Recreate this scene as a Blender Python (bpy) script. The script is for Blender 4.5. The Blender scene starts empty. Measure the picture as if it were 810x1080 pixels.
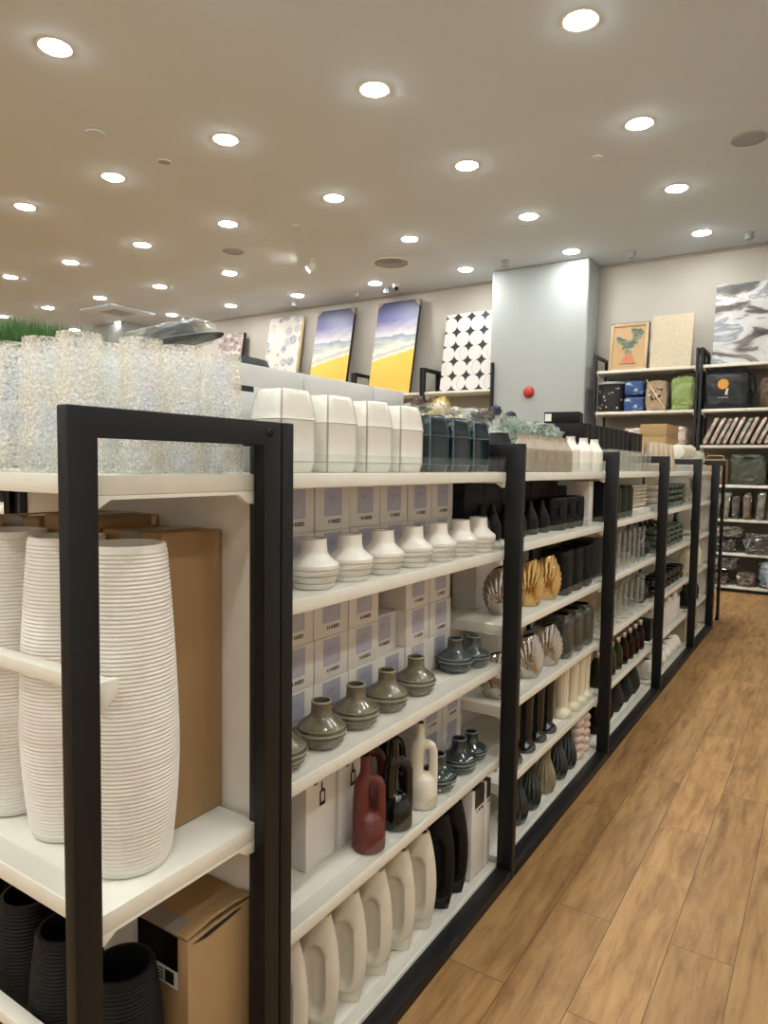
import bpy, bmesh, math, random
from mathutils import Vector, noise, Matrix
S = bpy.context.scene
C = S.collection
PI = math.pi
R = random.Random(7)
ORD = "zeroth first second third fourth fifth sixth seventh eighth ninth tenth eleventh twelfth thirteenth fourteenth fifteenth sixteenth seventeenth eighteenth nineteenth twentieth".split()
def nth(i): return ORD[i]

# ------------------------------------------------------------------ materials
def newmat(name):
    m = bpy.data.materials.new(name); m.use_nodes = True
    nt = m.node_tree
    return m, nt, nt.nodes['Principled BSDF']
def L(nt, a, b): nt.links.new(a, b)
def node(nt, t, **kw):
    n = nt.nodes.new(t)
    for k, v in kw.items(): setattr(n, k, v)
    return n
def col(c): return (c[0], c[1], c[2], 1)
def coords(nt, scale=(1, 1, 1), kind='Object'):
    tc = node(nt, 'ShaderNodeTexCoord'); mp = node(nt, 'ShaderNodeMapping')
    mp.inputs['Scale'].default_value = scale
    L(nt, tc.outputs[kind], mp.inputs[0]); return mp.outputs[0]
def mat(name, c, rough=.5, metal=0, coat=0, c2=None, nscale=20, bump=0, bscale=60, spec=.5, stretch=(1, 1, 1), detail=4, sheen=0):
    m, nt, p = newmat(name)
    p.inputs['Roughness'].default_value = rough; p.inputs['Metallic'].default_value = metal
    p.inputs['Coat Weight'].default_value = coat; p.inputs['Coat Roughness'].default_value = .08
    p.inputs['Specular IOR Level'].default_value = spec
    p.inputs['Base Color'].default_value = col(c)
    p.inputs['Sheen Weight'].default_value = sheen
    co = coords(nt, stretch)
    n = node(nt, 'ShaderNodeTexNoise'); n.inputs['Scale'].default_value = nscale; n.inputs['Detail'].default_value = detail
    L(nt, co, n.inputs['Vector'])
    r = node(nt, 'ShaderNodeValToRGB'); r.color_ramp.elements[0].position = .35; r.color_ramp.elements[1].position = .68
    r.color_ramp.elements[0].color = col(c2 if c2 else [x * .95 for x in c]); r.color_ramp.elements[1].color = col(c)
    L(nt, n.outputs['Fac'], r.inputs[0]); L(nt, r.outputs[0], p.inputs['Base Color'])
    if bump:
        n2 = node(nt, 'ShaderNodeTexNoise'); n2.inputs['Scale'].default_value = bscale; n2.inputs['Detail'].default_value = 3
        L(nt, co, n2.inputs['Vector'])
        b = node(nt, 'ShaderNodeBump'); b.inputs['Strength'].default_value = bump; b.inputs['Distance'].default_value = .004
        L(nt, n2.outputs['Fac'], b.inputs['Height']); L(nt, b.outputs[0], p.inputs['Normal'])
    return m
def rampmat(name, stops, scale=3, stretch=(1, 1, 1), distort=1.0, detail=6, rough=.6, interp='LINEAR', coat=0):
    m, nt, p = newmat(name); p.inputs['Roughness'].default_value = rough; p.inputs['Coat Weight'].default_value = coat
    co = coords(nt, stretch)
    n = node(nt, 'ShaderNodeTexNoise'); n.inputs['Scale'].default_value = scale; n.inputs['Detail'].default_value = detail; n.inputs['Distortion'].default_value = distort
    L(nt, co, n.inputs['Vector'])
    r = node(nt, 'ShaderNodeValToRGB'); r.color_ramp.interpolation = interp
    while len(r.color_ramp.elements) < len(stops): r.color_ramp.elements.new(.5)
    for e, (pos, c) in zip(r.color_ramp.elements, stops): e.position = pos; e.color = col(c)
    L(nt, n.outputs['Fac'], r.inputs[0]); L(nt, r.outputs[0], p.inputs['Base Color']); return m
def clear(name, tint=(.95, .97, .96), body=.06, rough=.04, c=(.9, .93, .92), edge=.55):
    """thin clear plastic or thin glass: see-through face on, brighter and reflecting at the rim"""
    m, nt, p = newmat(name)
    p.inputs['Base Color'].default_value = col(c); p.inputs['Roughness'].default_value = rough
    t = node(nt, 'ShaderNodeBsdfTransparent'); t.inputs[0].default_value = col(tint)
    lw = node(nt, 'ShaderNodeLayerWeight'); lw.inputs[0].default_value = .35
    mr = node(nt, 'ShaderNodeMapRange'); mr.inputs['To Min'].default_value = body; mr.inputs['To Max'].default_value = edge
    L(nt, lw.outputs['Facing'], mr.inputs['Value'])
    mx = node(nt, 'ShaderNodeMixShader'); L(nt, mr.outputs[0], mx.inputs[0]); L(nt, t.outputs[0], mx.inputs[1]); L(nt, p.outputs[0], mx.inputs[2])
    L(nt, mx.outputs[0], nt.nodes['Material Output'].inputs[0]); return m
M = {}
M['white_metal'] = mat('white_powder_coat', (.77, .75, .68), .45)
M['charcoal'] = mat('charcoal_powder_coat', (.0062, .0066, .0078), .45, spec=.3, bump=.08, bscale=900)
M['panel'] = mat('shelf_back_panel', (.74, .70, .64), .6)
M['acrylic'] = clear('clear_acrylic', (.97, .972, .968), .015, .05, (.45, .47, .46), .16)
M['white_ceramic'] = mat('white_glazed_ceramic', (.78, .75, .69), .32, coat=.2)
M['white_matte'] = mat('white_matt_ceramic', (.80, .78, .745), .55)
M['milk'] = mat('white_shiny_ceramic', (.76, .74, .69), .18, coat=.6, bump=.12, bscale=140)
M['navy'] = mat('navy_glaze', (.006, .022, .032), .12, coat=.35, spec=.4, c2=(.003, .012, .018), bump=.25, bscale=140)
M['navy_edge'] = mat('pale_glaze_edge', (.085, .13, .14), .3)
M['seam'] = mat('dark_glaze_seam', (.36, .32, .26), .35)
M['olive'] = mat('olive_brown_glaze', (.165, .140, .088), .25, coat=.4, c2=(.10, .085, .054), nscale=45)
M['blue_grey'] = mat('blue_grey_glaze', (.052, .064, .064), .25, coat=.4, c2=(.032, .042, .043), nscale=45)
M['dark_green'] = mat('dark_green_glaze', (.022, .035, .036), .15, coat=.6, c2=(.012, .018, .02), nscale=45)
M['glaze_rim'] = mat('bare_glaze_edge', (.30, .28, .20), .3, coat=.3)
M['glaze_rim_blue'] = mat('bare_blue_glaze_edge', (.15, .18, .175), .3, coat=.3)
M['red_clay'] = mat('oxblood_red_ceramic', (.125, .022, .018), .42)
M['black_gloss'] = mat('black_gloss_glaze', (.004, .004, .005), .14, coat=.3, spec=.4)
M['black_matte'] = mat('black_matt_ceramic', (.0035, .0035, .004), .5, spec=.22)
M['black_soft'] = mat('black_satin_ceramic', (.0045, .0045, .005), .45, spec=.25)
M['cream'] = mat('cream_ceramic', (.70, .655, .56), .45)
M['ivory'] = mat('ivory_glaze', (.70, .63, .48), .3, coat=.3)
M['taupe'] = mat('taupe_ceramic', (.36, .30, .235), .4, c2=(.32, .27, .2))
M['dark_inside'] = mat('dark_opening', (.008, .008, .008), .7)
M['gold'] = mat('gold_plating', (.70, .46, .19), .10, metal=1)
M['silver'] = mat('silver_plating', (.50, .46, .42), .09, metal=1)
M['teal'] = mat('dark_teal_glaze', (.010, .023, .027), .25, coat=.5, c2=(.006, .014, .016))
M['sage'] = mat('olive_beige_glaze', (.26, .22, .14), .3, coat=.3)
M['texture_green'] = mat('mottled_green_grey_glaze', (.085, .085, .062), .3, c2=(.014, .016, .013), nscale=75, bump=1, bscale=75, coat=.3)
M['bubble'] = mat('pink_cream_pearl', (.70, .56, .34), .3, c2=(.50, .38, .42), nscale=16, coat=.3)
M['carton'] = mat('white_carton', (.70, .67, .64), .55)
M['carton_grey'] = mat('pale_grey_carton', (.66, .66, .67), .5)
M['carton_flap'] = mat('carton_seam', (.42, .40, .38), .7)
M['lavender'] = mat('lavender_print', (.36, .36, .47), .5, c2=(.42, .42, .52), nscale=30)
M['ink'] = mat('black_print', (.012, .012, .016), .5)
M['print_white'] = mat('white_print', (.75, .74, .70), .5)
M['brown_print'] = mat('dark_brown_print', (.035, .028, .022), .5)
M['kraft'] = mat('kraft_cardboard', (.36, .225, .105), .75, c2=(.32, .20, .092), nscale=6, stretch=(1, 1, .25))
M['kraft_dark'] = mat('kraft_edge', (.16, .10, .05), .8)
M['tape'] = mat('silver_grey_tape', (.23, .21, .19), .25, coat=.3)
M['black_film'] = mat('black_shiny_film', (.006, .006, .006), .15)
M['black_box'] = mat('black_carton', (.0045, .0045, .0065), .5, spec=.22)
M['wood_pale'] = mat('pale_wood', (.50, .36, .2), .5, c2=(.42, .29, .15), nscale=8, stretch=(1, 1, .1))
M['clear_glass'] = clear('clear_glass', (.955, .955, .94), .015, .03, (.7, .72, .7), .30)
M['smoke_glass'] = clear('smoke_glass', (.48, .49, .45), .12, .03, (.10, .105, .095), .7)
M['amber_glass'] = clear('amber_glass', (.16, .05, .018), .3, .04, (.03, .009, .005), .8)
M['olive_glass'] = clear('olive_glass', (.16, .19, .08), .4, .05, (.045, .055, .024), .85)
M['chrome'] = mat('bottle_cap_metal', (.5, .46, .42), .25, metal=1)
M['grass_green'] = mat('artificial_grass', (.07, .20, .035), .6, c2=(.03, .09, .02), nscale=30)
M['red_plastic'] = mat('red_alarm_plastic', (.42, .03, .028), .4)
M['grey_plastic'] = mat('grey_plastic', (.33, .365, .40), .5)
M['white_plastic'] = mat('white_plastic', (.72, .69, .64), .5)
M['lens'] = mat('dark_lens', (.01, .01, .012), .1)

def floor_mat():
    m, nt, p = newmat('oak_planks')
    co = coords(nt, (1, 1, 1))
    sep = node(nt, 'ShaderNodeSeparateXYZ'); L(nt, co, sep.inputs[0])
    cmb = node(nt, 'ShaderNodeCombineXYZ'); L(nt, sep.outputs['Y'], cmb.inputs['X']); L(nt, sep.outputs['X'], cmb.inputs['Y'])
    br = node(nt, 'ShaderNodeTexBrick'); br.offset = .37; br.offset_frequency = 2
    for k, v in (('Scale', 1), ('Mortar Size', .0012), ('Mortar Smooth', .3), ('Bias', 0), ('Brick Width', 1.15), ('Row Height', .172)): br.inputs[k].default_value = v
    br.inputs['Color1'].default_value = (0, 0, 0, 1); br.inputs['Color2'].default_value = (1, 1, 1, 1); br.inputs['Mortar'].default_value = (.5, .5, .5, 1)
    L(nt, cmb.outputs[0], br.inputs['Vector'])
    # grain: stretched noise, shifted per plank
    mp = node(nt, 'ShaderNodeMapping'); mp.inputs['Scale'].default_value = (11, 1.1, 1)
    add = node(nt, 'ShaderNodeVectorMath', operation='ADD'); L(nt, co, add.inputs[0])
    sc = node(nt, 'ShaderNodeVectorMath', operation='SCALE'); L(nt, br.outputs['Color'], sc.inputs[0]); sc.inputs['Scale'].default_value = 7
    L(nt, sc.outputs[0], add.inputs[1]); L(nt, add.outputs[0], mp.inputs[0])
    n1 = node(nt, 'ShaderNodeTexNoise'); n1.inputs['Scale'].default_value = 2.6; n1.inputs['Detail'].default_value = 9; n1.inputs['Roughness'].default_value = .70; n1.inputs['Distortion'].default_value = .25
    L(nt, mp.outputs[0], n1.inputs['Vector'])
    r = node(nt, 'ShaderNodeValToRGB')
    r.color_ramp.elements[0].position = .28; r.color_ramp.elements[0].color = (.19, .099, .037, 1)
    r.color_ramp.elements[1].position = .74; r.color_ramp.elements[1].color = (.50, .30, .130, 1)
    e = r.color_ramp.elements.new(.5); e.color = (.385, .213, .084, 1)
    L(nt, n1.outputs['Fac'], r.inputs[0])
    # knots and dark figure
    n2 = node(nt, 'ShaderNodeTexNoise'); n2.inputs['Scale'].default_value = 3.0; n2.inputs['Detail'].default_value = 7; n2.inputs['Distortion'].default_value = .9
    mp2 = node(nt, 'ShaderNodeMapping'); mp2.inputs['Scale'].default_value = (4.2, 1.0, 1); L(nt, add.outputs[0], mp2.inputs[0]); L(nt, mp2.outputs[0], n2.inputs['Vector'])
    r2 = node(nt, 'ShaderNodeValToRGB'); r2.color_ramp.elements[0].position = .36; r2.color_ramp.elements[1].position = .5
    r2.color_ramp.elements[0].color = (.55, .47, .42, 1); r2.color_ramp.elements[1].color = (1, 1, 1, 1); L(nt, n2.outputs['Fac'], r2.inputs[0])
    mul = node(nt, 'ShaderNodeMix', data_type='RGBA', blend_type='MULTIPLY'); mul.inputs[0].default_value = .5
    L(nt, r.outputs[0], mul.inputs[6]); L(nt, r2.outputs[0], mul.inputs[7])
    hv = node(nt, 'ShaderNodeHueSaturation'); mr = node(nt, 'ShaderNodeMapRange'); mr.inputs['To Min'].default_value = .82; mr.inputs['To Max'].default_value = 1.16
    sb = node(nt, 'ShaderNodeSeparateColor'); L(nt, br.outputs['Color'], sb.inputs[0]); L(nt, sb.outputs[0], mr.inputs['Value'])
    L(nt, mr.outputs[0], hv.inputs['Value']); L(nt, mul.outputs[2], hv.inputs['Color'])
    mm = node(nt, 'ShaderNodeMix', data_type='RGBA'); L(nt, br.outputs['Fac'], mm.inputs[0]); L(nt, hv.outputs[0], mm.inputs[6]); mm.inputs[7].default_value = (.07, .035, .015, 1)
    L(nt, mm.outputs[2], p.inputs['Base Color']); p.inputs['Roughness'].default_value = .42; p.inputs['Specular IOR Level'].default_value = .35
    b = node(nt, 'ShaderNodeBump'); b.inputs['Strength'].default_value = .12; b.inputs['Distance'].default_value = .002; L(nt, n1.outputs['Fac'], b.inputs['Height']); L(nt, b.outputs[0], p.inputs['Normal'])
    return m
M['floor'] = floor_mat()
M['wall'] = mat('wall_paint', (.50, .468, .425), .8, c2=(.49, .458, .415), nscale=3)
M['wall_grey'] = mat('pillar_grey_paint', (.36, .385, .385), .7, c2=(.35, .375, .375), nscale=3)
M['ceiling'] = mat('ceiling_paint', (.585, .675, .775), .9, c2=(.575, .665, .765), nscale=1.2)
M['trim_shadow'] = mat('ceiling_gap_shade', (.36, .32, .27), .8)  # darker tan paints in the shadow line between wall and ceiling
M['wall_white'] = mat('white_wall_paint', (.82, .82, .80), .8)
def emit(name, c, s):
    m, nt, p = newmat(name)
    p.inputs['Base Color'].default_value = (.9, .9, .9, 1); p.inputs['Emission Color'].default_value = col(c); p.inputs['Emission Strength'].default_value = s
    return m
M['lamp'] = emit('lit_diffuser', (1, 1.02, .955), 62)
M['spot_lamp'] = emit('lit_spot_lens', (1, .90, .76), 45)
def irid():
    m, nt, p = newmat('iridescent_crackle_glass')
    p.inputs['Roughness'].default_value = .14; p.inputs['Metallic'].default_value = .0
    p.inputs['Specular IOR Level'].default_value = .9
    p.inputs['Thin Film IOR'].default_value = 1.38; p.inputs['Thin Film Thickness'].default_value = 320
    co = coords(nt)
    v = node(nt, 'ShaderNodeTexVoronoi', feature='F1'); v.inputs['Scale'].default_value = 165
    L(nt, co, v.inputs['Vector'])
    n = node(nt, 'ShaderNodeTexNoise'); n.inputs['Scale'].default_value = 120; n.inputs['Detail'].default_value = 4; L(nt, co, n.inputs['Vector'])
    ad = node(nt, 'ShaderNodeMath', operation='ADD'); L(nt, v.outputs['Distance'], ad.inputs[0]); L(nt, n.outputs['Fac'], ad.inputs[1])
    b = node(nt, 'ShaderNodeBump'); b.inputs['Strength'].default_value = .8; b.inputs['Distance'].default_value = .0035
    L(nt, ad.outputs[0], b.inputs['Height']); L(nt, b.outputs[0], p.inputs['Normal'])
    # oily colour patches belong to the coating
    n3 = node(nt, 'ShaderNodeTexNoise'); n3.inputs['Scale'].default_value = 16; L(nt, co, n3.inputs['Vector'])
    r = node(nt, 'ShaderNodeValToRGB')
    for k, (pos, c) in enumerate(((.3, (.78, .84, .95)), (.45, (.93, .95, .94)), (.58, (.97, .95, .86)), (.7, (.90, .95, .93)))):
        e = r.color_ramp.elements[k] if k < 2 else r.color_ramp.elements.new(pos)
        e.position = pos; e.color = col(c)
    L(nt, n3.outputs['Fac'], r.inputs[0]); L(nt, r.outputs[0], p.inputs['Base Color'])
    t = node(nt, 'ShaderNodeBsdfTransparent'); t.inputs[0].default_value = (.98, .985, .98, 1)
    n4 = node(nt, 'ShaderNodeTexNoise'); n4.inputs['Scale'].default_value = 190; L(nt, co, n4.inputs['Vector'])
    mr = node(nt, 'ShaderNodeMapRange'); mr.inputs['From Min'].default_value = .42; mr.inputs['From Max'].default_value = .60; mr.inputs['To Min'].default_value = .12; mr.inputs['To Max'].default_value = .60
    L(nt, n4.outputs['Fac'], mr.inputs['Value'])
    mx = node(nt, 'ShaderNodeMixShader'); L(nt, mr.outputs[0], mx.inputs[0]); L(nt, t.outputs[0], mx.inputs[1]); L(nt, p.outputs[0], mx.inputs[2])
    L(nt, mx.outputs[0], nt.nodes['Material Output'].inputs[0]); return m
M['irid'] = irid()
def slot_mat():
    m, nt, p = newmat('slotted_upright')
    co = coords(nt); s = node(nt, 'ShaderNodeSeparateXYZ'); L(nt, co, s.inputs[0])
    def mth(op, a, b=None):
        n = node(nt, 'ShaderNodeMath', operation=op)
        for i, q in enumerate((a, b)):
            if q is None: continue
            if isinstance(q, (int, float)): n.inputs[i].default_value = q
            else: L(nt, q, n.inputs[i])
        return n.outputs[0]
    fz = mth('FRACT', mth('MULTIPLY', s.outputs['Z'], 1 / .05)); a = mth('LESS_THAN', fz, .45)
    b = mth('LESS_THAN', mth('ABSOLUTE', s.outputs['X']), .0035)
    f = mth('MULTIPLY', a, b)
    mx = node(nt, 'ShaderNodeMix', data_type='RGBA'); L(nt, f, mx.inputs[0]); mx.inputs[6].default_value = (.013, .0135, .0155, 1); mx.inputs[7].default_value = (.0015, .0015, .0015, 1)
    L(nt, mx.outputs[2], p.inputs['Base Color']); p.inputs['Roughness'].default_value = .45
    return m
M['slots'] = slot_mat()

# ------------------------------------------------------------------ mesh helpers
def finish(bm, name, mats, smooth=35, recalc=True):
    if recalc: bmesh.ops.recalc_face_normals(bm, faces=bm.faces)
    me = bpy.data.meshes.new(name); bm.to_mesh(me); bm.free()
    for m in (mats if isinstance(mats, (list, tuple)) else [mats]): me.materials.append(M[m] if isinstance(m, str) else m)
    if smooth:
        me.shade_smooth(); me.set_sharp_from_angle(angle=math.radians(smooth))
    return me
def box(bm, x0, x1, y0, y1, z0, z1, bev=0, mi=0, seg=2):
    vs = [bm.verts.new((x, y, z)) for z in (z0, z1) for x, y in ((x0, y0), (x1, y0), (x1, y1), (x0, y1))]
    fs = [bm.faces.new([vs[i] for i in f]) for f in ((3, 2, 1, 0), (4, 5, 6, 7), (0, 1, 5, 4), (1, 2, 6, 5), (2, 3, 7, 6), (3, 0, 4, 7))]
    for f in fs: f.material_index = mi
    if bev:
        es = list({e for f in fs for e in f.edges})
        r = bmesh.ops.bevel(bm, geom=es, offset=bev, segments=seg, affect='EDGES', profile=.5)
        for f in r['faces']: f.material_index = mi
    return vs
def quad(bm, pts, mi=0):
    f = bm.faces.new([bm.verts.new(p) for p in pts]); f.material_index = mi; return f
def extr(bm, pts, vec, bev=0, mi=0):
    """closed outline (list of 3-D points) pushed along vec into a solid"""
    v = Vector(vec); a = [bm.verts.new(p) for p in pts]; b = [bm.verts.new(Vector(p) + v) for p in pts]; n = len(pts)
    fs = [bm.faces.new(a[::-1]), bm.faces.new(b)] + [bm.faces.new((a[i], a[(i + 1) % n], b[(i + 1) % n], b[i])) for i in range(n)]
    for f in fs: f.material_index = mi
    if bev:
        r = bmesh.ops.bevel(bm, geom=list({e for f in fs for e in f.edges}), offset=bev, segments=2, affect='EDGES', profile=.5)
        for f in r['faces']: f.material_index = mi
def lathe(bm, prof, seg=28, shape=None, mi=0, rims=(), rim_mi=1, off=(0, 0, 0)):
    """prof: [(r, z)], r = 0 closes an end. shape(theta, r, z) -> (x, y). rims: profile spans that take rim_mi"""
    rings = []
    for r, z in prof:
        if r == 0: rings.append([bm.verts.new((off[0], off[1], z + off[2]))]); continue
        ring = []
        for k in range(seg):
            t = 2 * PI * k / seg
            x, y = shape(t, r, z) if shape else (r * math.cos(t), r * math.sin(t))
            ring.append(bm.verts.new((x + off[0], y + off[1], z + off[2])))
        rings.append(ring)
    for i in range(len(rings) - 1):
        a, b = rings[i], rings[i + 1]; idx = rim_mi if i in rims else mi
        for k in range(seg):
            j = (k + 1) % seg
            if len(a) == 1 and len(b) == 1: continue
            f = bm.faces.new((a[0], b[j], b[k])) if len(a) == 1 else bm.faces.new((a[k], a[j], b[0])) if len(b) == 1 else bm.faces.new((a[k], a[j], b[j], b[k]))
            f.material_index = idx
    return rings
def vessel(outer, wall=.004, floor=.006):
    """outer silhouette bottom to rim -> closed profile with a wall and a hollow inside"""
    p = [(0, outer[0][1])] + list(outer)
    inner = [(max(r - wall, .001), z) for r, z in reversed(outer) if z > outer[0][1] + floor]
    return p + inner + [(0, inner[-1][1])]
def smooth_prof(pts, n=4):
    """Catmull-Rom through the silhouette points"""
    out = []
    for i in range(len(pts) - 1):
        p0, p1, p2, p3 = pts[max(i - 1, 0)], pts[i], pts[i + 1], pts[min(i + 2, len(pts) - 1)]
        for k in range(n):
            t = k / n
            out.append(tuple(.5 * (2 * p1[a] + (p2[a] - p0[a]) * t + (2 * p0[a] - 5 * p1[a] + 4 * p2[a] - p3[a]) * t * t + (3 * p1[a] - p0[a] - 3 * p2[a] + p3[a]) * t ** 3) for a in (0, 1)))
    res, lo = [], pts[0][1]
    for r, z in out + [pts[-1]]:
        lo = max(lo, z) if pts[-1][1] > pts[0][1] else z
        res.append((max(r, .0005), lo))
    return res
def tube(bm, pts, radii, seg=12, mi=0, cap=True):
    pts = [Vector(p) for p in pts]; rings = []
    up = Vector((0, 0, 1))
    for i, p in enumerate(pts):
        d = (pts[min(i + 1, len(pts) - 1)] - pts[max(i - 1, 0)]).normalized()
        a = d.cross(up if abs(d.z) < .95 else Vector((1, 0, 0))).normalized() if i == 0 else (rings_a - d * rings_a.dot(d)).normalized()
        rings_a = a; b = d.cross(a); r = radii[i] if isinstance(radii, (list, tuple)) else radii
        rings.append([bm.verts.new(p + (a * math.cos(2 * PI * k / seg) + b * math.sin(2 * PI * k / seg)) * r) for k in range(seg)])
    for i in range(len(rings) - 1):
        for k in range(seg):
            f = bm.faces.new((rings[i][k], rings[i][(k + 1) % seg], rings[i + 1][(k + 1) % seg], rings[i + 1][k])); f.material_index = mi
    if cap:
        for rg in (rings[0][::-1], rings[-1]):
            f = bm.faces.new(rg); f.material_index = mi
def remeshed(bm, name, mats, voxel=.003, smooth_it=4, decim=None):
    """fuse overlapping solids into one continuous skin"""
    me = finish(bm, name + '_raw', mats, smooth=0); o = bpy.data.objects.new(name + '_raw', me); C.objects.link(o)
    r = o.modifiers.new('r', 'REMESH'); r.mode = 'VOXEL'; r.voxel_size = voxel
    s = o.modifiers.new('s', 'SMOOTH'); s.iterations = smooth_it; s.factor = .5
    if decim: d = o.modifiers.new('d', 'DECIMATE'); d.ratio = decim
    dg = bpy.context.evaluated_depsgraph_get(); out = bpy.data.meshes.new_from_object(o.evaluated_get(dg))
    bpy.data.objects.remove(o); bpy.data.meshes.remove(me); out.name = name
    out.materials.clear()
    for m in (mats if isinstance(mats, (list, tuple)) else [mats]): out.materials.append(M[m])
    out.shade_smooth(); return out
def blob(w, d, h, seed=0, power=.5, amp=.12, freq=3, sub=4, crease=0):
    """soft bag: rounded-box body, wrinkled all over, resting flat on z = 0"""
    bm = bmesh.new(); bmesh.ops.create_icosphere(bm, subdivisions=sub, radius=1)
    so = Vector((seed * 3.17, seed * 1.31, seed * 7.7))
    def sp(a): return math.copysign(abs(a) ** power, a)
    for v in bm.verts:
        n = v.co.normalized(); q = Vector((sp(n.x), sp(n.y), sp(n.z))); m = max(abs(q.x), abs(q.y), abs(q.z)); q = q / (m ** .35 if m else 1)
        k = 1 + amp * noise.fractal(n * freq + so, 1.0, 2.0, 4)
        if crease: k -= crease * abs(noise.noise(n * freq * 2.3 + so * 2))
        v.co = Vector((q.x * w / 2 * k, q.y * d / 2 * k, q.z * h / 2 * k))
    lo = min(v.co.z for v in bm.verts)
    cut = lo + .06 * h
    for v in bm.verts: v.co.z = max(v.co.z, cut) - cut
    return bm

# ------------------------------------------------------------------ scene objects
def mark(o, label=None, cat=None, group=None, kind=None):
    for k, v in (('label', label), ('category', cat), ('group', group), ('kind', kind)):
        if v: o[k] = v
    return o
def link(name, me, parent=None, loc=(0, 0, 0), rz=0, rx=0):
    o = bpy.data.objects.new(name, me); C.objects.link(o); o.location = loc; o.rotation_euler = (rx, 0, rz)
    if parent: o.parent = parent
    return o
def thing(name, me, label, cat, loc=(0, 0, 0), rz=0, group=None, rx=0):
    return mark(link(name, me, None, loc, rz, rx), label, cat, group)
def dup(root, loc, rz=None, label=None, group=None, scale=None, rx=None):
    r = root.copy(); C.objects.link(r); r.location = loc
    if rz is not None: r.rotation_euler.z = rz
    if rx is not None: r.rotation_euler.x = rx
    if label: r['label'] = label
    if group: r['group'] = group
    if scale: r.scale = scale if isinstance(scale, tuple) else (scale,) * 3
    for ch in list(root.children):
        c = ch.copy(); C.objects.link(c); c.parent = r
        for g in list(ch.children):
            d = g.copy(); C.objects.link(d); d.parent = c
    return r
def struct(name, me, loc=(0, 0, 0), parent=None):
    o = link(name, me, parent, loc)
    if not parent: o['kind'] = 'structure'
    return o
def bxmesh(name, m, *dims, bev=0):
    bm = bmesh.new(); box(bm, *dims, bev=bev); return finish(bm, name, m, 30)

class Row:
    """first call places the prototype itself, later calls place copies"""
    def __init__(s, name, build, cat, group=None): s.name, s.build, s.cat, s.group, s.p = name, build, cat, group, None
    def __call__(s, loc, label, rz=0, scale=None, group=None):
        g = group or s.group
        if s.p is None:
            s.p = s.build(); o = s.p
            mark(o, label, s.cat, g); o.location = loc; o.rotation_euler.z = rz
            if scale: o.scale = scale if isinstance(scale, tuple) else (scale,) * 3
            return o
        o = dup(s.p, loc, rz, label, g, scale)
        if scale is None: o.scale = (1, 1, 1)
        return o
def one(name, bm, mats, smooth=35): return lambda: link(name, finish(bm, name, mats, smooth))

# ------------------------------------------------------------------ the room
CZ = 4.05; WY = 8.42
struct('floor', bxmesh('floor', 'floor', -17, 4.6, -6, WY, -.05, 0))
struct('ceiling', bxmesh('ceiling', 'ceiling', -17, 4.6, -6, WY, CZ, CZ + .05))
struct('wall_back', bxmesh('wall_back', 'wall', -17, 4.6, WY, WY + .1, 0, CZ))
struct('wall_left', bxmesh('wall_left', 'wall_white', -17.1, -17, -6, WY, 0, CZ))
struct('wall_right', bxmesh('wall_right', 'wall_white', 4.6, 4.7, -6, WY, 0, CZ))
struct('wall_front', bxmesh('wall_front', 'wall_white', -17, 4.6, -6.1, -6, 0, CZ))
bm = bmesh.new(); box(bm, -3.21, -1.885, 7.93, WY, 0, CZ, bev=.03, seg=4); struct('pillar', finish(bm, 'pillar', 'wall_grey', 40))
bm = bmesh.new(); box(bm, -17, 4.6, WY - .02, WY, CZ - .03, CZ, bev=.004); struct('trim_1', finish(bm, 'trim_1', 'trim_shadow', 30))  # thin strip standing in for the shaded gap under the ceiling
bm = bmesh.new(); box(bm, -11.6, -10.6, 7.6, WY, CZ - .62, CZ, bev=.01); struct('beam', finish(bm, 'beam', 'wall_grey', 30))

# ------------------------------------------------------------------ gondola
H = 1.485; TX = .055; TY = .033; DEP = .87; XC = -DEP / 2
YP = [0, 1.18, 2.365, 3.55, 4.77, 5.69]
Z1 = [1.39, 1.13, .745, .42, .045]
Z2 = [1.39, 1.14, .865, .58, .305, .045]
def frame_mesh():
    bm = bmesh.new()
    extr(bm, [(0, 0, 0), (0, 0, H), (-DEP, 0, H), (-DEP, 0, 0), (-DEP + TX, 0, 0), (-DEP + TX, 0, H - .04), (-TX, 0, H - .04), (-TX, 0, 0)], (0, TY, 0), .003)
    return finish(bm, 'frame', 'charcoal', 30)
FRAME = frame_mesh()
UPR = bxmesh('upright', 'slots', -.02, .02, -.0125, .0125, 0, H - .045, bev=.002)
def shelf_mesh(length, depth):
    """folded steel shelf; front edge at x = 0, runs along +y"""
    bm = bmesh.new(); box(bm, -depth, 0, 0, length, -.03, 0, bev=.0016)
    return finish(bm, 'shelf', 'white_metal', 30)
def bracket_mesh(depth):
    bm = bmesh.new()
    extr(bm, [(-.003, 0, -.0302), (-.003, 0, -.050), (-.012, 0, -.050), (-.032, 0, -.036), (-depth + .05, 0, -.036), (-depth + .03, 0, -.052), (-depth + .002, 0, -.056), (-depth + .002, 0, -.0302)], (0, .011, 0), .0008)
    return finish(bm, 'bracket', 'white_metal', 30)
BRK = bracket_mesh(DEP / 2 - .055 - .012); BRKE = bracket_mesh(.345)
def guard_mesh(length):
    return bxmesh('front_guard', 'acrylic', -.0048, -.0020, .01, length - .01, 0, .042, bev=.0006)
cache = {}
def put_shelves(root, y0, y1, zs, x, flip=False, guards=True):
    n = round(y1 - y0, 4)
    if n not in cache: cache[n] = (shelf_mesh(n, DEP / 2 - TX - .012), guard_mesh(n))
    sm, gm = cache[n]
    for z in zs:
        s = link('shelf', sm, root, (x, y1 if flip else y0, z - .0012), PI if flip else 0)
        if z > .1:
            for yb in (.001, n - .012): link('bracket', BRK, s, (0, yb, 0))
        if guards: link('front_guard', gm, s)
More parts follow.
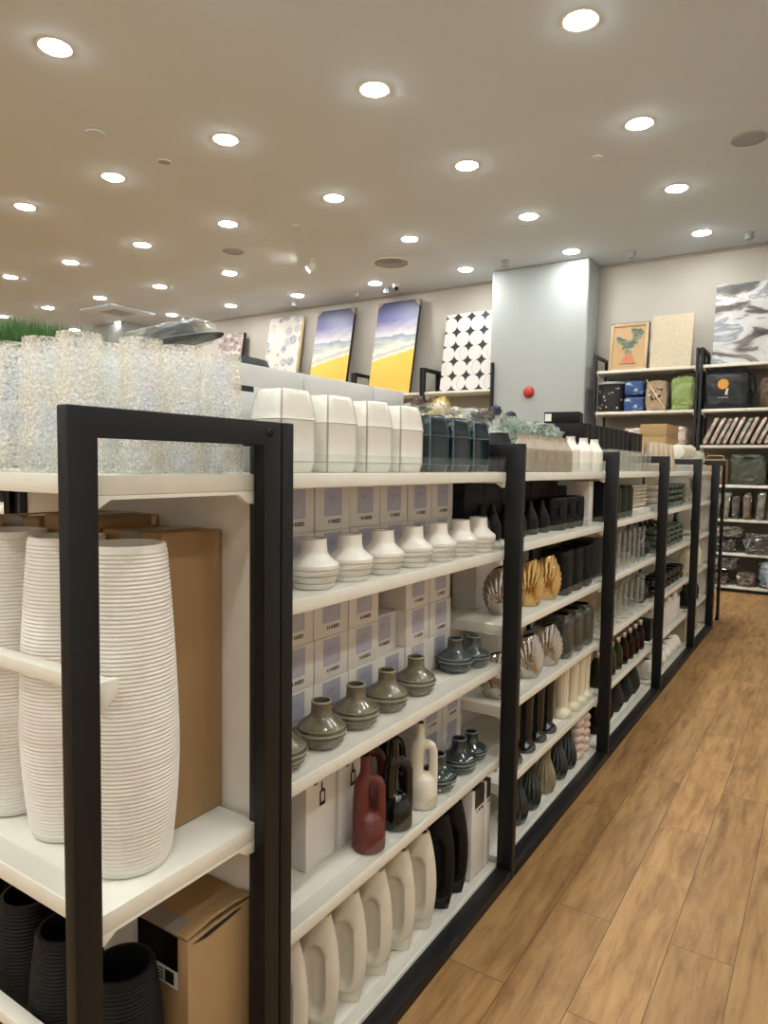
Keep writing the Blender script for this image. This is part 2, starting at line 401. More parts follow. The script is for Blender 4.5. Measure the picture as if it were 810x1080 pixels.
def bay(i, zs, label):
    y0, y1 = YP[i], YP[i + 1]
    t = thing('shelving_bay', None, label, 'shelving unit', (0, y0, 0), 0, 'bays of the vase gondola')
    link('frame', FRAME, t)
    for yy in ([TY / 2] if i < 4 else [TY / 2, y1 - y0 + TY / 2]): link('upright', UPR, t, (XC, yy, 0))
    if i == 4: link('frame', FRAME, t, (0, y1 - y0, 0))
    a, b = TY + .001, y1 - y0 - .001
    link('back_panel', bxmesh('back_panel', 'panel', XC - .008, XC + .008, a, b, .05, 1.37), t)
    bm = bmesh.new(); box(bm, -TX + .003, 0, a, b, 0, .034, bev=.002); rail = finish(bm, 'base_rail', 'charcoal', 30)
    link('base_rail', rail, t); link('base_rail', rail, t, (-DEP + TX - .003, 0, 0))
    put_shelves(t, a + .002, b - .002, zs, -TX + .001)
    put_shelves(t, a + .002, b - .002, zs, -DEP + TX - .001, flip=True, guards=False)
    return t
BAYS = ['first bay of the long charcoal gondola, stocked with squat ridged vases and white cartons',
        'second bay of the charcoal gondola, stocked with gold and silver shell vases',
        'third bay of the charcoal gondola, stocked with clear glass and amber bottles',
        'fourth bay of the charcoal gondola, stocked with stacked bowls and white pots',
        'short fifth bay of the charcoal gondola, at its far end before the end unit']
for i in range(5): bay(i, Z1 if i == 0 else Z2, BAYS[i])

EX = .025; EY = .043; YE = -.433
def end_unit(label, y_front, sgn, zs, rails):
    """end unit: front posts at y_front, back against the gondola; sgn = +1 when its front faces -y"""
    D = abs(YE) - .003
    t = thing('gondola_end_unit', None, label, 'shelving unit', (0, y_front, 0), 0, 'gondola end units')
    bm = bmesh.new()
    d = lambda v: v * sgn
    extr(bm, [(0, 0, 0), (0, 0, H), (0, d(D), H), (0, d(D), 0), (0, d(D - EY), 0), (0, d(D - EY), H - .04), (0, d(EY), H - .04), (0, d(EY), 0)], (-EX, 0, 0), .003)
    fm = finish(bm, 'frame', 'charcoal', 30)
    bm = bmesh.new(); lathe(bm, [(0, -.004), (.007, -.004), (.0085, 0), (.006, .003), (.003, .0035), (.0025, .0015), (0, .0015)], 14)
    bolt = finish(bm, 'bolt', 'charcoal', 30)
    for x in (0, -DEP + EX):
        f = link('frame', fm, t, (x, 0, 0))
        if x == 0:
            b = link('bolt', bolt, f, (0, d(D - .03), H - .02)); b.rotation_euler = (0, PI / 2, 0)
    for x in (-EX - .0125, -DEP + EX + .0125): link('upright', UPR, t, (x, d(D - .02), 0)).scale.x = .6
    link('back_panel', bxmesh('back_panel', 'panel', -DEP + EX + .026, -EX - .026, d(D - .009) - .005, d(D - .009) + .005, .05, 1.37), t)
    ln = DEP - .06
    key = ('e', ln)
    if key not in cache:
        cache[key] = shelf_mesh(ln, .350)
    for z in zs:
        s = link('shelf', cache[key], t, (-DEP + .03, d(.056), z - .0012), -PI / 2) if sgn > 0 else link('shelf', cache[key], t, (-.03, d(.056), z - .0012), PI / 2)
        if sgn > 0: link('front_guard', guard_mesh(ln), s)
        if z > .1:
            for yb in (.001, ln - .012): link('bracket', BRKE, s, (0, yb, 0))
    bm = bmesh.new(); box(bm, -DEP + EX, -EX, min(0, d(.05)), max(0, d(.05)), 0, .034, bev=.002); link('base_rail', finish(bm, 'base_rail', 'charcoal', 30), t)
    for z in rails:
        bm = bmesh.new()
        y0, y1 = (.068, .095)
        box(bm, -DEP + .045, -.045, d(y0) if sgn > 0 else d(y1), d(y1) if sgn > 0 else d(y0), z - .022, z, bev=.0015)
        r = link('retaining_rail', finish(bm, 'retaining_rail', 'white_metal', 30), t)
        for xx in (-.045, -DEP + .045 - .012):
            bm = bmesh.new(); extr(bm, [(xx, d(y0 - .002), z + .001), (xx, d(y1 + .004), z + .001), (xx, d(y1 + .004), z - .022), (xx, d(y0 + .004), z - .045), (xx, d(y0 - .002), z - .045)], (.012, 0, 0), .001)
            link('rail_end_plate', finish(bm, 'rail_end_plate', 'white_metal', 30), r)
    return t
end_unit('near end unit of the gondola, holding ribbed floor vases and iridescent glass vases', YE, 1, [1.39, .725, .045], [1.08, .432])
end_unit('far end unit of the gondola, facing the wall rack of bags', YP[5] + TY + .003 + abs(YE) , -1, Z2[:-1] + [.045], [])

# ------------------------------------------------------------------ vase shapes
def squat(pts, rims, mats, seg=40):
    """squat bottle: footed ridged body, cone shoulder, wide neck"""
    n = len(pts); bm = bmesh.new()
    lathe(bm, vessel(pts, .0035), seg, rims=set(rims) | {n - 1, n, n + 1}, rim_mi=1)
    return finish(bm, 'squat_vase', mats, 24)
SQ_W = squat([(.0405, 0), (.0435, .003), (.0460, .0130), (.0443, .0140), (.0443, .0152), (.0472, .0165), (.0510, .0285), (.0494, .0295), (.0494, .0305), (.0528, .0320), (.0542, .0425), (.0526, .0435), (.0526, .0445), (.0545, .0460), (.0538, .0535), (.0510, .0570),
              (.0440, .0625), (.0372, .0685), (.0330, .0735), (.0308, .0768), (.0292, .0800), (.0280, .092), (.0272, .104), (.0276, .110), (.0268, .112)], (3, 7, 11), ['white_ceramic', 'seam'])
W = Row('ridged_squat_vase', lambda: link('ridged_squat_vase', SQ_W), 'vase', 'white ridged squat vases on the second shelf')
for i, (x, y) in enumerate([(-.120, .245), (-.118, .382), (-.117, .526), (-.117, .678), (-.116, .822), (-.116, .970), (-.119, 1.108)]):
    W((x, y, 1.13), f'white ridged squat vase in front of white cartons, {nth(i + 1)} from the near post', rz=i, scale=(1.06, 1.06, 1))
def sq_glaze(a, b):
    return squat([(.040, 0), (.046, .004), (.0515, .012), (.0535, .0135), (.0520, .0155), (.0565, .024), (.0585, .0265), (.0560, .0285), (.0592, .032), (.0612, .0365), (.0600, .0395), (.0545, .0405), (.0535, .043), (.0565, .0455), (.0563, .049), (.0530, .0525),
                  (.0450, .0585), (.0370, .064), (.0310, .0685), (.0275, .0715), (.0255, .076), (.0246, .088), (.0245, .100), (.0255, .104), (.0245, .107)], (10, 14), [a, b])
SQ_O, SQ_B, SQ_D = sq_glaze('olive', 'glaze_rim'), sq_glaze('blue_grey', 'glaze_rim_blue'), sq_glaze('dark_green', 'glaze_rim_blue')
W = Row('ridged_squat_vase', lambda: link('ridged_squat_vase', SQ_O), 'vase', 'glazed squat vases on the third shelf')
for i, (x, y) in enumerate([(-.132, .148), (-.132, .293), (-.136, .440), (-.138, .590), (-.142, .752)]):
    W((x, y, .745), f'olive brown glazed squat vase on the third shelf, {nth(i + 1)} from the near post', rz=i)
W = Row('ridged_squat_vase', lambda: link('ridged_squat_vase', SQ_B), 'vase', 'glazed squat vases on the third shelf')
W((-.148, 1.015, .745), 'blue grey glazed squat vase beside the olive ones, front of its pair')
W((-.125, 1.105, .745), 'blue grey glazed squat vase behind its twin, against the post', scale=.93)
W = Row('ridged_squat_vase', lambda: link('ridged_squat_vase', SQ_D), 'vase', 'dark green squat vases on the fourth shelf')
W((-.122, .862, .42), 'dark green glazed squat vase half hidden behind the cream handle vase')
W((-.124, 1.010, .42), 'dark green glazed squat vase, middle one of three on the fourth shelf')
W((-.128, 1.110, .42), 'dark green glazed squat vase at the end of the fourth shelf', scale=.9)

def handle_vase(m):
    bm = bmesh.new()
    lathe(bm, [(0, 0), (.040, 0), (.0435, .005), (.0437, .03), (.0425, .048), (.0385, .066), (.031, .082), (.020, .094), (.009, .100), (0, .101)], 32)
    tube(bm, [(-.021, 0, .03), (-.0215, 0, .09), (-.0215, 0, .13), (-.020, 0, .160), (-.016, 0, .178), (-.012, 0, .190), (-.011, 0, .200), (-.011, 0, .225), (-.011, 0, .246)],
         [.0225, .0220, .0216, .0212, .0198, .0165, .0145, .0132, .0137], 20)
    tube(bm, [(-.018, 0, .172), (-.004, 0, .180), (.012, 0, .181), (.0235, 0, .174), (.0290, 0, .158), (.0300, 0, .12), (.0300, 0, .085), (.0280, 0, .045)],
         [.0145, .0150, .0146, .0140, .0136, .0134, .0140, .0150], 16)
    return remeshed(bm, 'handle_vase', [m], .0022, 9)
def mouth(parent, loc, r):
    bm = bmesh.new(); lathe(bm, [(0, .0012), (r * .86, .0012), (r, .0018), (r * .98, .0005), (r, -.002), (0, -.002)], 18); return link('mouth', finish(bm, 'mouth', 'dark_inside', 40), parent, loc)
for nm, m, loc, rz, lab in (('red', 'red_clay', (-.106, .463, .42), .75, 'oxblood red bottle vase with a loop handle, front of the fourth shelf'),
                            ('black', 'black_gloss', (-.104, .597, .42), .6, 'glossy black bottle vase with loop handle between the red and cream ones'),
                            ('cream', 'cream', (-.104, .740, .42), .75, 'cream bottle vase with a loop handle on the fourth shelf'),
                            ('dred', 'red_clay', (-.200, .610, .42), .6, 'dark red bottle vase standing behind the glossy black handle vase'),
                            ('blk2', 'black_gloss', (-.195, .712, .42), .6, 'black handle vase behind the cream one, mostly hidden')):
    me = handle_vase(m)
    o = thing('handle_vase', me, lab, 'vase', loc, rz, 'handle vases on the fourth shelf'); mouth(o, (-.011, 0, .2455), .0105)

def oval_vase(mats):
    """flattened egg-shaped vase with a scooped arch in its broad face"""
    bm = bmesh.new(); N, K = 44, 40
    rings = []
    for i in range(N + 1):
        t = i / N; z = .302 * t
        if t < .2: w = .033 + .016 * math.sin(min(1, t / .2) * PI / 2)
        else: w = .049
        w = .024 + .029 * math.sin(PI * (t * .86 + .10)) ** .8
        d = .017 + .013 * math.sin(PI * (t * .9 + .06)) ** .8
        ring = []
        for k in range(K):
            a = 2 * PI * k / K; ca, sa = math.cos(a), math.sin(a)
            x = w * math.copysign(abs(ca) ** .9, ca); y = d * math.copysign(abs(sa) ** .9, sa)
            if sa < 0:   # broad face: recess bounded by an arch, with a ledge below
                u = (x + .004) / .027; zz = (z - .155) / .088
                if z > .17: inside = 1 - math.hypot(u, max(0, (z - .19) / .045)) if z > .19 else 1 - abs(u)
                else: inside = 1 - math.hypot(u, max(0, (.105 - z) / .06))
                s = max(0, min(1, inside * 3.2)); y += s * .017 * (-sa) ** .4
                e = math.hypot(max(0, .125 - z) / .088, x / .062)
                if e > 1: y += .014 * min(1, (e - 1) / .10) * (-sa) ** .5
            ring.append(bm.verts.new((x, y, z)))
        rings.append(ring)
    for i in range(N):
        for k in range(K): bm.faces.new((rings[i][k], rings[i][(k + 1) % K], rings[i + 1][(k + 1) % K], rings[i + 1][k]))
    bm.faces.new(rings[0][::-1])
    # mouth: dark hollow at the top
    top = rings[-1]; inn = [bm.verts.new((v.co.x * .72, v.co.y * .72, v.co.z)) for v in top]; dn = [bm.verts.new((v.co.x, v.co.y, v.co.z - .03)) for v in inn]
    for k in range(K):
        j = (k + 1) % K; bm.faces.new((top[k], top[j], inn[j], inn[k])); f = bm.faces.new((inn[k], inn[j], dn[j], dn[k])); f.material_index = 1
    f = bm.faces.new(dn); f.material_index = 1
    return finish(bm, 'oval_vase', mats, 60)
OV = oval_vase(['cream', 'dark_inside']); OVB = oval_vase(['black_soft', 'dark_inside'])
W = Row('oval_vase', lambda: link('oval_vase', OV), 'vase', 'cream oval vases on the bottom shelf')
for i, y in enumerate([.150, .262, .372, .486, .600, .714]):
    W((-.126 + .003 * i, y + .012 + .002 * i, .045), f'cream oval vase with scooped face, bottom shelf, {nth(i + 1)} from the near post', rz=.42, scale=(1, 1, .975))
W = Row('oval_vase', lambda: link('oval_vase', OVB), 'vase', 'black oval vases on the bottom shelf')
W((-.108, .848, .045), 'black oval vase next to the cream oval vases on the bottom shelf', .42)
W((-.110, .945, .045), 'black oval vase beside the white boxes on the bottom shelf', .42)

def square_shape(ridge=.0016, p=5.0):
    def f(t, r, z):
        c, s = math.cos(t), math.sin(t); k = (abs(c) ** p + abs(s) ** p) ** (-1 / p)
        a = abs(((t + PI / 4) % (PI / 2)) - PI / 4 - 0)   # distance to face centre
        e = PI / 4 - a
        rr = r * k + (ridge if e < .018 else 0)
        return rr * c, rr * s
    return f
def milk_mesh(m, edge):
    h = .176
    pts = [(.047, 0), (.0505, .004), (.0525, .014), (.0548, .0225), (.0556, .0235), (.0550, .0245), (.0555, .06), (.0555, .109), (.0565, .1115), (.0570, .1130), (.0560, .1148), (.0545, .130), (.0510, .150), (.0465, .168), (.0440, h - .002), (.0425, h)]
    bm = bmesh.new(); pr = vessel(pts, .005)
    lathe(bm, pr, 184, square_shape(.0011), rims={4, 5, 9}, rim_mi=1)
    # corner ridges take the edge glaze
    for f in bm.faces:
        c = f.calc_center_median(); a = math.atan2(c.y, c.x) % (PI / 2)
        if abs(a - PI / 4) < .022: f.material_index = 1
    return finish(bm, 'milk_carton_vase', [m, edge], 40)
MW, MN = milk_mesh('milk', 'seam'), milk_mesh('navy', 'navy_edge')
W = Row('faceted_vase', lambda: link('faceted_vase', MW), 'vase', 'white faceted vases on the top shelf')
for i in range(4): W((-.146, .168 + .157 * i, 1.39), f'glossy white faceted square vase with sloping shoulders, {nth(i + 1)} from the near post', rz=-.12)
W = Row('faceted_vase', lambda: link('faceted_vase', MN), 'vase', 'navy faceted vases on the top shelf')
for i in range(3): W((-.146, .800 + .143 * i, 1.39), f'navy glazed faceted square vase, {nth(i + 1)} after the white ones', rz=-.12, scale=(.94, .94, .93))

# ------------------------------------------------------------------ cartons
def marks_row(bm, x, y0, z, ws, h=.006, mi=1):
    for a, b in ws: quad(bm, [(x, y0 + a, z), (x, y0 + b, z), (x, y0 + b, z + h), (x, y0 + a, z + h)], mi)
def vase_carton():
    w, h, d = .143, .111, .150
    bm = bmesh.new(); box(bm, -d, 0, -w / 2, w / 2, 0, h, bev=.0015)
    o = link('vase_carton', finish(bm, 'vase_carton', 'carton', 30))
    bm = bmesh.new(); x = .0006
    quad(bm, [(x, -.037, .036), (x, .037, .036), (x, .037, .106), (x, -.037, .106)], 0)
    # scrawled handwriting on the print
    for k in range(16):
        a = -.022 + k * .0026; z = .080 + .004 * math.sin(k * 2.1); quad(bm, [(x * 1.6, a, z), (x * 1.6, a + .0032, z + .003 * math.cos(k)), (x * 1.6, a + .0032, z + .003 * math.cos(k) + .0012), (x * 1.6, a, z + .0012)], 1)
    link('label', mark(finish(bm, 'label', ['lavender', 'ink'], 0), ) if False else finish(bm, 'label', ['lavender', 'lavender_ink'], 0), o)['label'] = 'lavender printed square'
    bm = bmesh.new(); marks_row(bm, x, 0, .018, [(-.020, -.016), (-.012, -.008), (-.003, .001), (.003, .007), (.009, .032)], .009, 0)
    for a in (.013, .020, .026): quad(bm, [(x * 1.5, a, .0205), (x * 1.5, a + .003, .0205), (x * 1.5, a + .003, .0245), (x * 1.5, a, .0245)], 1)
    link('pictograms', finish(bm, 'pictograms', ['ink', 'print_white'], 0), o)['label'] = 'row of small black pictograms'
    return o
M['lavender_ink'] = mat('faded_violet_ink', (.13, .13, .25), .5)
VC = Row('vase_carton', vase_carton, 'box', 'small white vase cartons')
for r in range(2):
    for c in range(7):
        VC((-.205 - R.random() * .004, .137 + .147 * c, 1.13 + .1115 * r), f'white vase carton on the second shelf, {["lower", "upper"][r]} row, {nth(c + 1)} from the near post', R.uniform(-.015, .015))
for r in range(3):
    for c in range(7):
        if r == 2 and c == 4: continue
        VC((-.205 - R.random() * .004 - (.03 if (r == 1 and c == 4) else 0), .137 + .147 * c, .745 + .1115 * r), f'white vase carton on the third shelf, {["lowest", "middle", "top"][r]} row, {nth(c + 1)} from the near post', R.uniform(-.02, .02))
for r in range(2):
    for c in range(2):
        VC((-.215, .99 + .147 * c - .002, .42 + .1115 * r), f'white vase carton on the fourth shelf, {["lower", "upper"][r]} of the {["first", "second"][c]} stack behind dark vases', R.uniform(-.015, .015))
def bottle_carton():
    w, h, d = .118, .262, .10
    bm = bmesh.new(); box(bm, -d, 0, -w / 2, w / 2, 0, h, bev=.0015); o = link('tall_carton', finish(bm, 'tall_carton', 'carton', 30))
    bm = bmesh.new(); x = .0006
    quad(bm, [(x, -.030, .228), (x, .052, .228), (x, .052, .248), (x, -.030, .248)], 0)          # black title bar
    marks_row(bm, x, 0, .210, [(-.002, .002), (.004, .008), (.010, .024), (.026, .048)], .012, 0); marks_row(bm, x, 0, .206, [(-.030, -.015)], .004, 0)
    # bottle pictogram with its loop
    for a, b, z0, z1 in ((-.002, .004, .186, .206), (-.008, -.002, .148, .184), (.010, .015, .148, .184), (-.008, .015, .146, .156), (-.004, .012, .180, .188)):
        quad(bm, [(x * 1.4, a, z0), (x * 1.4, b, z0), (x * 1.4, b, z1), (x * 1.4, a, z1)], 0)
    link('front_print', finish(bm, 'front_print', ['ink'], 0), o)['label'] = 'black title bar and bottle pictogram'
    return o
TC = Row('tall_carton', bottle_carton, 'box', 'tall white bottle cartons on the fourth shelf')
TC((-.165, .338, .42), 'tall white carton with a black bottle pictogram, nearest the post')
TC((-.165, .468, .42), 'tall white carton with bottle pictogram behind the red handle vase', .02)
TC((-.215, .120, .42), 'tall white carton at the near end of the fourth shelf, pushed back')
TC((-.255, .680, .42), 'tall white carton behind the black and dark red handle vases')
def oval_carton():
    w, h, d = .096, .300, .16
    bm = bmesh.new(); box(bm, -d, 0, -w / 2, w / 2, 0, h, bev=.0015); o = link('tall_carton', finish(bm, 'tall_carton', 'carton', 30))
    bm = bmesh.new(); x = .0006
    quad(bm, [(x, -.028, h - .062), (x, .044, h - .062), (x, .044, h + .0003), (x, -.028, h + .0003)], 0); quad(bm, [(x, -.028, h + .0006), (x, .044, h + .0006), (-.09, .044, h + .0006), (-.09, -.028, h + .0006)], 0)
    marks_row(bm, x, 0, h - .078, [(-.015, -.010), (0, .012), (.016, .036)], .009, 1)
    link('front_print', finish(bm, 'front_print', ['brown_print', 'ink'], 0), o)['label'] = 'dark brown label folded over the top edge'
    return o
OC = Row('tall_carton', oval_carton, 'box', 'tall white cartons on the bottom shelf')
OC((-.078, 1.072, .045), 'tall white carton with a dark label beside the black oval vases')
OC((-.078, 1.1465, .045), 'tall white carton with dark label squeezed against the post', scale=(1, .45, 1))
# pale grey cartons behind the faceted vases, two layers
def grey_low():
    bm = bmesh.new(); box(bm, -.17, 0, -.076, .076, 0, .19, bev=.0015); o = link('grey_carton', finish(bm, 'grey_carton', 'carton_grey', 30))
    bm = bmesh.new(); quad(bm, [(.0006, -.018, .176), (.0006, .052, .176), (.0006, .052, .1885), (.0006, -.018, .1885)]); link('label', finish(bm, 'label', 'ink', 0), o)['label'] = 'black printed strip'
    return o
GL = Row('grey_carton', grey_low, 'box', 'pale grey cartons on the top shelf')
for i in range(5): GL((-.232, .115 + .155 * i, 1.39), f'pale grey carton behind the white faceted vases, lower layer, {nth(i + 1)} from the near post')
def grey_flat():
    bm = bmesh.new(); box(bm, -.17, 0, -.150, .150, 0, .047, bev=.0015); return link('flat_grey_carton', finish(bm, 'flat_grey_carton', 'carton_grey', 30))
GF = Row('flat_grey_carton', grey_flat, 'box', 'flat grey cartons lying on the grey cartons')
GF((-.236, .195, 1.5805), 'flat pale grey carton lying on top, nearest the end unit'); GF((-.236, .500, 1.5805), 'flat pale grey carton lying on top, middle of three')
GF((-.236, .735, 1.5805), 'flat pale grey carton lying on top, short one near the flowers', scale=(1, .53, 1))

# ------------------------------------------------------------------ near end unit stock
def ribbed_tall(m, h=.548, rb=.067, rm=.0845, rt=.066, n=78):
    pts = []
    base = smooth_prof([(rb, 0), (rb + .006, .03), (rm - .003, .12), (rm, .2), (rm - .003, .3), (rt + .009, .42), (rt + .001, h - .02), (rt, h)], 8)
    def at(z):
        for (r0, z0), (r1, z1) in zip(base, base[1:]):
            if z0 <= z <= z1: return r0 + (r1 - r0) * (z - z0) / (z1 - z0)
        return base[-1][0]
    pts.append((at(0) - .006, 0)); pts.append((at(.004) - .001, .003))
    z0 = .012; step = (h - .02) / n
    for i in range(n):
        z = z0 + i * step
        pts += [(at(z) - .0012, z), (at(z) + .0010, z + step * .28), (at(z) + .0012, z + step * .55), (at(z) - .0012, z + step * .94)]
    pts += [(at(h - .004), h - .004), (at(h) - .002, h)]
    pr = [(0, 0)] + pts + [(rt - .008, h), (rt - .009, h - .03), (rm - .02, .3), (rb - .01, .03), (0, .03)]
    bm = bmesh.new(); lathe(bm, pr, 56); return finish(bm, 'ribbed_vase', m, 60)
RW, RB = ribbed_tall('white_matte'), ribbed_tall('black_matte', .505, .060, .073, .054, 72)
W = Row('ribbed_floor_vase', lambda: link('ribbed_floor_vase', RW), 'vase', 'white ribbed floor vases on the end unit')
for i, x in enumerate([-.128, -.308, -.482]):
    W((x, [-.248, -.238, -.246][i], .725), ['tall white ribbed floor vase, nearest the corner post of the end unit', 'tall white ribbed floor vase, middle one behind the retaining rail', 'tall white ribbed floor vase, farthest from the corner post'][i])
W((-.66, -.24, .725), 'tall white ribbed floor vase at the hidden side of the end unit')
W = Row('ribbed_floor_vase', lambda: link('ribbed_floor_vase', RB), 'vase', 'black ribbed floor vases at the bottom of the end unit')
for i, (x, y) in enumerate([(-.122, -.268), (-.290, -.262), (-.445, -.245), (-.62, -.24)]):
    W((x, y, .045), ['tall black ribbed floor vase beside the cardboard box on the bottom shelf', 'tall black ribbed floor vase, middle of the visible three', 'tall black ribbed floor vase, farthest from the corner post', 'tall black ribbed floor vase at the hidden side'][i])
# cardboard boxes
def kraft_box(w, d, h, loc, label, tape=True):
    o = thing('cardboard_box', None, label, 'box', loc, 0, 'cardboard boxes on the end unit')
    bm = bmesh.new(); box(bm, -w / 2, w / 2, -d / 2, d / 2, 0, h, bev=.002); link('carton_body', finish(bm, 'carton_body', 'kraft', 30), o)
    bm = bmesh.new(); box(bm, -w / 2 + .001, -.002, -d / 2 + .001, d / 2 - .001, h, h + .003, bev=.0008); link('flap', finish(bm, 'flap', 'kraft', 30), o)
    bm = bmesh.new(); box(bm, .002, w / 2 - .001, -d / 2 + .001, d / 2 - .001, h, h + .003, bev=.0008); link('flap', finish(bm, 'flap', 'kraft', 30), o)
    if tape:
        bm = bmesh.new(); box(bm, -.028, .028, -d / 2 - .0005, d / 2 + .0005, h + .003, h + .0038)
        box(bm, -.028, .028, -d / 2 - .001, -d / 2 - .0002, h - .06, h + .0036); link('packing_tape', finish(bm, 'packing_tape', 'tape', 30), o)
    return o
kraft_box(.17, .145, .552, (-.222, -.094, .725), 'tall brown cardboard box behind the white ribbed vase at the corner')
kraft_box(.17, .150, .572, (-.410, -.094, .725), 'tall brown cardboard box behind the middle white ribbed vase')
kraft_box(.17, .150, .560, (-.600, -.094, .725), 'tall brown cardboard box behind the farthest white ribbed vase')
# big box at the bottom corner with label, film and a torn flap
o = thing('cardboard_box', None, 'brown cardboard box with torn top flap and black film, bottom corner', 'box', (-.115, -.108, .0455), 0, 'cardboard boxes on the end unit')
bm = bmesh.new(); box(bm, -.075, .060, -.075, .088, 0, .515, bev=.002); link('carton_body', finish(bm, 'carton_body', 'kraft', 30), o)
bm = bmesh.new(); box(bm, -.074, .034, -.074, .087, .515, .519, bev=.001); link('flap', finish(bm, 'flap', 'kraft', 30), o)
bm = bmesh.new(); extr(bm, [(.030, -.075, .519), (.058, -.075, .519), (.060, -.045, .524), (.061, -.02, .530), (.061, .03, .529), (.060, .085, .521), (.030, .085, .521), (.026, -.02, .524)], (0, 0, .003), .0006)
link('torn_flap', finish(bm, 'torn_flap', 'kraft', 30), o)
bm = bmesh.new(); extr(bm, [(.0605, -.065, .508), (.0605, -.02, .512), (.0605, .04, .514), (.0605, .06, .510), (.0605, 0, .504), (.0605, -.03, .502)], (.0006, 0, 0)); link('torn_gap', finish(bm, 'torn_gap', 'dark_inside', 30), o)
bm = bmesh.new(); box(bm, -.075, .034, -.0765, -.075, .445, .516); link('black_film', finish(bm, 'black_film', 'black_film', 30), o)
bm = bmesh.new(); box(bm, -.074, .034, -.0745, -.035, .519, .5202); link('packing_tape', finish(bm, 'packing_tape', 'tape', 30), o)
bm = bmesh.new(); yy = -.0772
quad(bm, [(-.022, yy, .418), (.036, yy, .418), (.036, yy, .452), (-.022, yy, .452)], 0); quad(bm, [(.002, yy - .0004, .423), (.026, yy - .0004, .423), (.026, yy - .0004, .447), (.002, yy - .0004, .447)], 1)
for k in range(4): quad(bm, [(-.018, yy - .0004, .424 + k * .006), (-.002, yy - .0004, .424 + k * .006), (-.002, yy - .0004, .427 + k * .006), (-.018, yy - .0004, .427 + k * .006)], 1)
link('shipping_label', finish(bm, 'shipping_label', ['print_white', 'ink'], 0), o)['label'] = 'white sticker with a dark square'
# iridescent glass vases
def irid_mesh():
    h = .213
    pts = smooth_prof([(.034, 0), (.0385, .004), (.039, .03), (.0365, .09), (.034, .15), (.0335, h - .004), (.0325, h)], 6)
    def rough(t, r, z):
        q = r * (1 + .018 * noise.noise(Vector((math.cos(t) * 6, math.sin(t) * 6, z * 170)))); return q * math.cos(t), q * math.sin(t)
    bm = bmesh.new(); lathe(bm, vessel(pts, .004, .01), 40, rough); return finish(bm, 'iridescent_vase', 'irid', 60)
IV = irid_mesh()
W = Row('iridescent_vase', lambda: link('iridescent_vase', IV), 'vase', 'iridescent crackle glass vases on top of the end unit')
k = 0
for j, (yy, xs) in enumerate(((-.328, [-.128, -.222, -.318, -.412, -.508]), (-.246, [-.082, -.180, -.275, -.372]), (-.163, [-.086, -.185, -.285, -.380]), (-.078, [-.079, -.18, -.28]))):
    for i, x in enumerate(xs):
        W((x + R.uniform(-.003, .003), yy, 1.39), f'clear iridescent crackle glass vase, {["front", "second", "third", "back"][j]} row, {nth(i + 1)} from the aisle side', rz=R.random() * 6)

# ------------------------------------------------------------------ bay 2 stock
Y = YP[1]
def lathe_mesh(name, pts, mats, seg=28, wall=.004, shape=None, sm=45, n=5, smooth=True):
    bm = bmesh.new(); lathe(bm, vessel(smooth_prof(pts, n) if smooth else pts, wall), seg, shape); return finish(bm, name, mats, sm)
def flute(n, amp, twist=0):
    def f(t, r, z):
        q = r * (1 - amp * abs(math.sin(n * (t + twist * z) / 2)) ** .8 + amp * .5); return q * math.cos(t), q * math.sin(t)
    return f
# dark cone vase beside the post on the top shelf
CONE = lathe_mesh('ribbed_cone_vase', [(.074, 0), (.073, .01), (.058, .06), (.042, .105), (.034, .128), (.032, .137)], 'black_soft', 48, shape=flute(24, .05))
thing('ribbed_cone_vase', CONE, 'dark grey ribbed cone vase standing behind the second post, top shelf', 'vase', (-.145, 1.315, 1.39))
RIBB = [(.034, 0), (.038, .004), (.040, .02), (.040, .085), (.037, .098), (.026, .118), (.019, .134), (.018, .148), (.0195, .152)]
TAU = lathe_mesh('ribbed_bottle', RIBB, 'taupe', 48, shape=flute(16, .07)); WHB = lathe_mesh('ribbed_bottle', RIBB, 'ivory_white' if 'ivory_white' in M else 'white_ceramic', 48, shape=flute(16, .05))
W = Row('ribbed_bottle', lambda: link('ribbed_bottle', TAU), 'vase', 'taupe ribbed bottle vases on the top shelf')
k = 0
for xx, ys in ((-.105, [1.44, 1.555, 1.665, 1.775, 1.88]),):
    for y in ys: k += 1; W((xx, y, 1.39), f'taupe ribbed bottle vase in the second bay, {nth(k)} in its row', rz=.3, scale=(1, 1, .92))
W = Row('ribbed_bottle', lambda: link('ribbed_bottle', WHB), 'vase', 'white ribbed bottle vases on the top shelf')
for i, y in enumerate([1.985, 2.165, 2.345 - .012]): W((-.105, y, 1.39), f'ivory white ribbed bottle vase on the top shelf, {nth(i + 1)} after the taupe ones', rz=.3)
